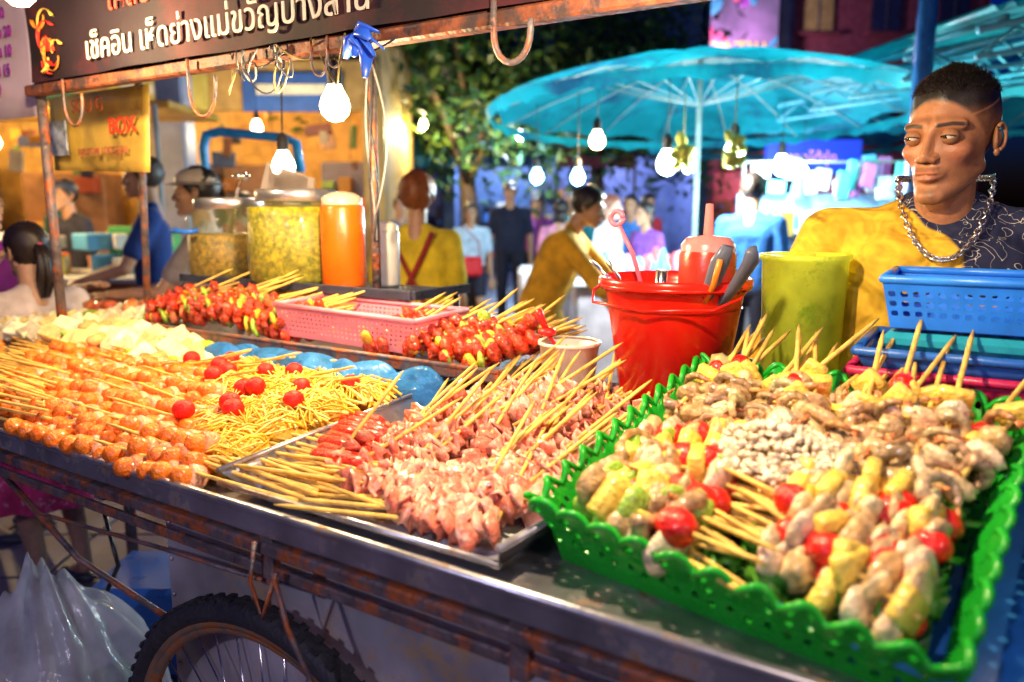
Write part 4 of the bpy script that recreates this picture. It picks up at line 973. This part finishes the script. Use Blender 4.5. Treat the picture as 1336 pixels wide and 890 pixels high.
tree('street_tree',-.6,11.3,4.0,1.5,5200,3);tree('street_tree',1.4,13.2,4.3,1.7,5000,5);tree('street_tree',-2.4,12.5,4.6,1.5,3500,9)
bulb(-1.1,10.2,2.4,150,(1,.85,.4),r=.05,cord=.5,e=14,name='string_lamp')
bulb(.1,10.0,2.25,130,(.6,.7,1),r=.05,cord=.5,e=14,name='string_lamp')
E=empty('billboard');mb=MB();mb.box((5.3,22.4,6.6),(4.0,.12,3.4),b=.03,m=0);mk('panel',mb,[mat('billboard_print',(.25,.12,.22),rough=.4,ns=1.3,na=.8,em=(.16,.14,.28),es=.6,bump=0)],parent=E)
mb=MB()
for k in range(26): mb.ell((5.3+U(-1.8,1.8),22.32,6.6+U(-1.5,1.3)),(U(.1,.45),.02,U(.06,.22)),R=rotm((0,1,0),U(-1,1)),sub=2,col=random.choice([(.8,.1,.2),(.85,.6,.1),(.1,.45,.6),(.85,.8,.8),(.5,.1,.5)]))
mk('printed_shapes',mb,[PAINT],parent=E)
text('ตลาดบางสาน',(3.6,22.3,5.4),.6,(.9,.6,.1),E,es=.6)
mb=MB();mb.tube([(3.6,22.6,0),(3.6,22.6,5)],.12,10);mb.tube([(7,22.6,0),(7,22.6,5)],.12,10);mk('legs',mb,[RUST],parent=E)
lamp(5.3,20.8,5.2,500,(.8,.6,1),.2,name='billboard_lamp',parent=E)
def umbrella(name,x,y,za,zr,r,c,tilt=0,n=16,pole=True):
    E=empty(name,Matrix.Translation((x,y,0)));mb=MB();V=[];rings=8;sub=4;nn=n*sub
    for j in range(rings+1):
        q=j/rings
        for i in range(nn):
            a=2*math.pi*i/nn;fr=(i%sub)/sub;sag=math.sin(fr*math.pi)
            rr=r*q*(1-.035*sag*q);zz=za-(za-zr)*(q**1.6)+.05*sag*q
            V.append((rr*math.cos(a),rr*math.sin(a),zz-tilt*rr*math.sin(a)))
    F=[(j*nn+i,j*nn+(i+1)%nn,(j+1)*nn+(i+1)%nn,(j+1)*nn+i) for j in range(rings) for i in range(nn)]
    mb.add(V,F,0,c)
    mb.sheet(lambda u,v:(r*math.cos(u*6.2832)*(1-.02*v),r*math.sin(u*6.2832)*(1-.02*v),zr-tilt*r*math.sin(u*6.2832)-.07*v*(1+.25*math.cos(u*6.2832*n*2))),n*6,1,col=c)
    mk('canopy',mb,[mat('umbrella_fabric',c,rough=.5,ns=3,na=.35,bump=.15,transl=.6,dirt=((.02,.14,.26),1.6,.5))],parent=E)
    mb=MB()
    for i in range(n):
        a=2*math.pi*i/n;P=[(r*q*math.cos(a),r*q*math.sin(a),za-(za-zr)*(q**1.6)-tilt*r*q*math.sin(a)-.012) for q in(0,.25,.5,.75,1)];mb.tube(P,.005,5)
        mb.tube([(0,0,za-.35),P[2]],.004,5)
    if pole: mb.tube([(0,0,0),(0,0,za+.05)],.020,10);mb.lathe([(.28,0),(.28,.06),(.05,.12),(.03,.3)],(0,0,0),20)
    mk('pole_and_ribs',mb,[mat('umbrella_ribs',(.25,.35,.35),rough=.4)],parent=E)
TEAL=(.01,.40,.50)
umbrella('teal_market_umbrella',1.42,6.25,2.50,2.10,1.62,TEAL,tilt=.055)
umbrella('teal_market_umbrella',3.0,9.0,2.45,2.1,1.5,(.02,.35,.5),tilt=.03)
umbrella('teal_market_umbrella',5.2,7.0,2.7,2.25,1.7,(.02,.4,.45),tilt=.03)
bulb(.53,5.1,1.80,32,(1,.72,.35),r=.05,cord=.25,e=12)
bulb(.42,5.2,1.58,36,(.35,.75,1),r=.045,cord=.4,e=14)
bulb(.97,5.1,1.66,85,(.85,.95,1),r=.065,cord=.4,e=20)
bulb(1.40,5.15,1.73,85,(.85,1,.9),r=.065,cord=.35,e=20)
bulb(.19,6.2,1.62,50,(.3,.7,1),r=.05,cord=.4,e=14)
bulb(2.05,6.2,1.70,90,(.6,.85,1),r=.065,cord=.3,e=20)
bulb(2.5,7.0,1.66,80,(.7,.9,1),r=.06,cord=.3,e=20)
mb=MB()
mb.box((1.25,5.9,.42),(1.6,.6,.84),b=.02,col=(.5,.45,.5));mb.box((1.25,5.9,.86),(1.7,.7,.04),b=.01,col=(.75,.72,.72))
mb.box((.55,6.6,.45),(1.0,.6,.9),b=.03,col=(.7,.6,.6))
for k in range(60):
    xx,yy=U(.5,2.0),U(5.65,6.1);hh=U(.08,.22);mb.lathe([(.035,0),(.04,.01),(.04,hh*.7),(.015,hh)],(xx,yy,.88),10,col=random.choice([(.7,.1,.1),(.8,.75,.7),(.8,.6,.1),(.1,.3,.6),(.7,.3,.5),(.1,.5,.4)]))
mk('drinks_stall',mb,[PAINT])
mb=MB()
for (xx,yy,zz) in((1.36,5.0,1.78),(1.06,5.05,1.74)):
    for k in range(9): mb.ell((xx+U(-.04,.04),yy+U(-.03,.03),zz+U(-.12,.06)),(.035,.03,.06),R=rrot(),sub=2,nz=.15,col=jit((.5,.5,.08),.2))
    mb.tube([(xx,yy,zz),(xx,yy,zz+.35)],.004,5,col=(.3,.3,.1))
mk('hanging_mango_bag',mb,[FOODM])
E=empty('blue_shop_sign');mb=MB();mb.box((2.95,8.0,1.88),(.95,.05,.34),b=.015);mk('panel',mb,[mat('sign_blue',(.01,.03,.4),em=(.01,.03,.45),es=.7,bump=0,na=.1)],parent=E);text('ตลาดโต้รุ่ง',(2.58,7.95,1.82),.14,(.8,.3,.7),E,es=.6,off=0)
mb=MB();mb.tube([(2.5,8.05,0),(2.5,8.05,1.9)],.02,8);mb.tube([(3.4,8.05,0),(3.4,8.05,1.9)],.02,8);mk('legs',mb,[RUST],parent=E)
mb=MB()
mb.box((2.5,6.3,.45),(1.3,.6,.9),b=.02,col=(.6,.6,.7));mb.box((2.5,6.5,1.2),(1.2,.3,.03),col=(.7,.7,.8));mb.box((2.5,6.65,1.0),(1.3,.03,1.0),col=(.3,.5,.7))
for k in range(50): mb.box((U(1.95,3.1),U(6.05,6.5),random.choice([.97,1.27])),(U(.06,.14),.1,U(.08,.2)),b=.01,col=random.choice([(.8,.8,.85),(.7,.2,.5),(.1,.4,.8),(.8,.5,.1),(.8,.8,.8)]))
mb.box((4.0,5.6,.5),(1.6,.7,1.0),b=.02,col=(.1,.4,.5));
for k in range(40): mb.box((U(3.3,4.7),U(5.35,5.85),1.08),(U(.08,.2),.12,U(.08,.25)),b=.01,col=random.choice([(.1,.6,.6),(.75,.7,.2),(.2,.3,.7),(.8,.4,.1),(.1,.5,.2)]))
for k in range(26): mb.box((U(1.9,3.2),U(6.4,6.6),1.62+U(-.1,.1)),(U(.06,.16),.04,U(.1,.22)),R=rotm((0,1,0),U(-.2,.2)),b=.01,col=random.choice([(.8,.8,.85),(.6,.15,.5),(.1,.4,.8),(.8,.8,.8),(.1,.6,.6)]))
mb.tube([(1.85,6.5,1.75),(3.25,6.5,1.75)],.01,6,col=(.4,.4,.4));mb.tube([(1.85,6.5,0),(1.85,6.5,1.75)],.015,6,col=(.4,.4,.4));mb.tube([(3.25,6.5,0),(3.25,6.5,1.75)],.015,6,col=(.4,.4,.4))
mk('market_stall',mb,[PAINT])
bulb(3.5,5.2,1.95,90,(.4,1,.9),r=.05,cord=.3,e=16)
E=empty('corrugated_canopy_roof');mb=MB()
mb.sheet(lambda u,v:(2.2+3.6*u,3.9+3.0*v,2.30+.75*u+.1*v+.018*math.sin(u*3.6/.09*6.28)),480,2);mk('sheet',mb,[mat('teal_sheet',(.02,.38,.42),rough=.4,ns=4,na=.4,transl=.35,bump=.1)],parent=E)
mb=MB()
for j in range(5):
    yy=3.95+.72*j
    mb.tube([(2.2,yy,2.22),(5.8,yy,2.97)],.022,6);mb.tube([(2.2,yy,2.10),(5.8,yy,2.6)],.016,6)
    for i in range(10): xx=2.2+.36*i;mb.tube([(xx,yy,2.10+.05*i),(xx+.18,yy,2.24+.0775*i),(xx+.36,yy,2.15+.05*i)],.010,5)
for i in range(4): xx=2.3+1.0*i;mb.tube([(xx,3.9,2.27+.21*i),(xx,6.9,2.36+.21*i)],.016,6)
mk('truss',mb,[mat('truss_paint',(.05,.25,.35),rough=.4)],parent=E)
mb=MB();mb.tube([(2.13,4.3,0),(2.13,4.3,3.2)],.045,12);mb.tube([(2.25,4.6,0),(2.25,4.6,3.2)],.03,12);mk('posts',mb,[mat('blue_post',(.02,.12,.35),rough=.35)],parent=E)
mb=MB();mb.box((1.9,4.25,3.05),(.55,.04,.7),b=.01);mk('sign_panel',mb,[mat('blue_board',(.02,.05,.3),em=(.02,.05,.4),es=.3,na=.3)],parent=E)
mb=MB();mb.tube([(4.9,15,0),(4.9,15,9)],[.16,.11],12,col=(.25,.22,.3));mb.box((4.9,15,7.5),(1.8,.1,.12),col=(.2,.2,.2))
for k in range(5): mb.tube([(-14,13+.1*k,5.4+.3*k),(-4,14,4.6+.3*k),(4.9,15,5.6+.3*k),(14,15,5.2+.3*k)],.02,5,col=(.02,.02,.03))
mk('utility_pole',mb,[PAINT])
mb=MB();V,F=ico(5);V=V.copy()
d=.10*np.sin(V[:,0]*6+V[:,2]*4)*np.sin(V[:,1]*5+1)+.05*np.sin(V[:,0]*15+V[:,1]*11)+.03*np.sin(V[:,2]*24+V[:,0]*20)
V=V*(1+d)[:,None]*np.array((.24,.2,.27));top=V[:,2]>.1;V[top,0]*=1-.75*np.clip((V[top,2]-.1)/.2,0,1);V[top,1]*=1-.75*np.clip((V[top,2]-.1)/.2,0,1);V[top,2]*=1.35
FILM=mat('clear_plastic_film',(.62,.60,.72),rough=.12,ns=10,na=.3,bump=.9,bs=18,alpha=.5,transl=.3)
mb.add(V+np.array((-1.02,1.62,.27)),F)
mk('plastic_rubbish_bag',mb,[FILM])
mb=MB()
for k in range(22): mb.box((-1.02+U(-.13,.13),1.64+U(-.1,.1),.1+U(0,.22)),(U(.04,.12),U(.04,.1),U(.02,.06)),R=rrot(),b=.006,col=random.choice([(.7,.65,.6),(.6,.3,.1),(.1,.3,.1),(.7,.1,.1),(.5,.4,.2)]))
for k in range(8): mb.tube([(-1.1+U(-.1,.2),1.6,.2),(-1.25+U(-.1,.2),1.5,.5+U(0,.1))],.0025,5,col=(.7,.5,.2))
mk('food_waste',mb,[PAINT])
mb=MB();mb.box((-1.05,2.3,.16),(.4,.3,.28),b=.02,col=(.05,.2,.6));mb.lathe([(.10,0),(.13,.22),(.135,.225)],(-.72,2.0,0),24,col=(.7,.1,.3));mb.lathe([(.12,0),(.15,.2),(.155,.205)],(-1.45,2.1,0),24,col=(.02,.02,.04))
mk('storage_tubs',mb,[PLAS])
mb=MB();mb.tube([(-1.62,2.05,.45),(-1.7,2.1,.3),(-1.6,2.05,.22),(-1.35,1.98,.2),(-1.1,1.9,.3),(-1.0,1.9,.5),(-1.05,1.95,.62)],.006,6,col=(.02,.02,.02));mk('hanging_cable',mb,[PLAS])
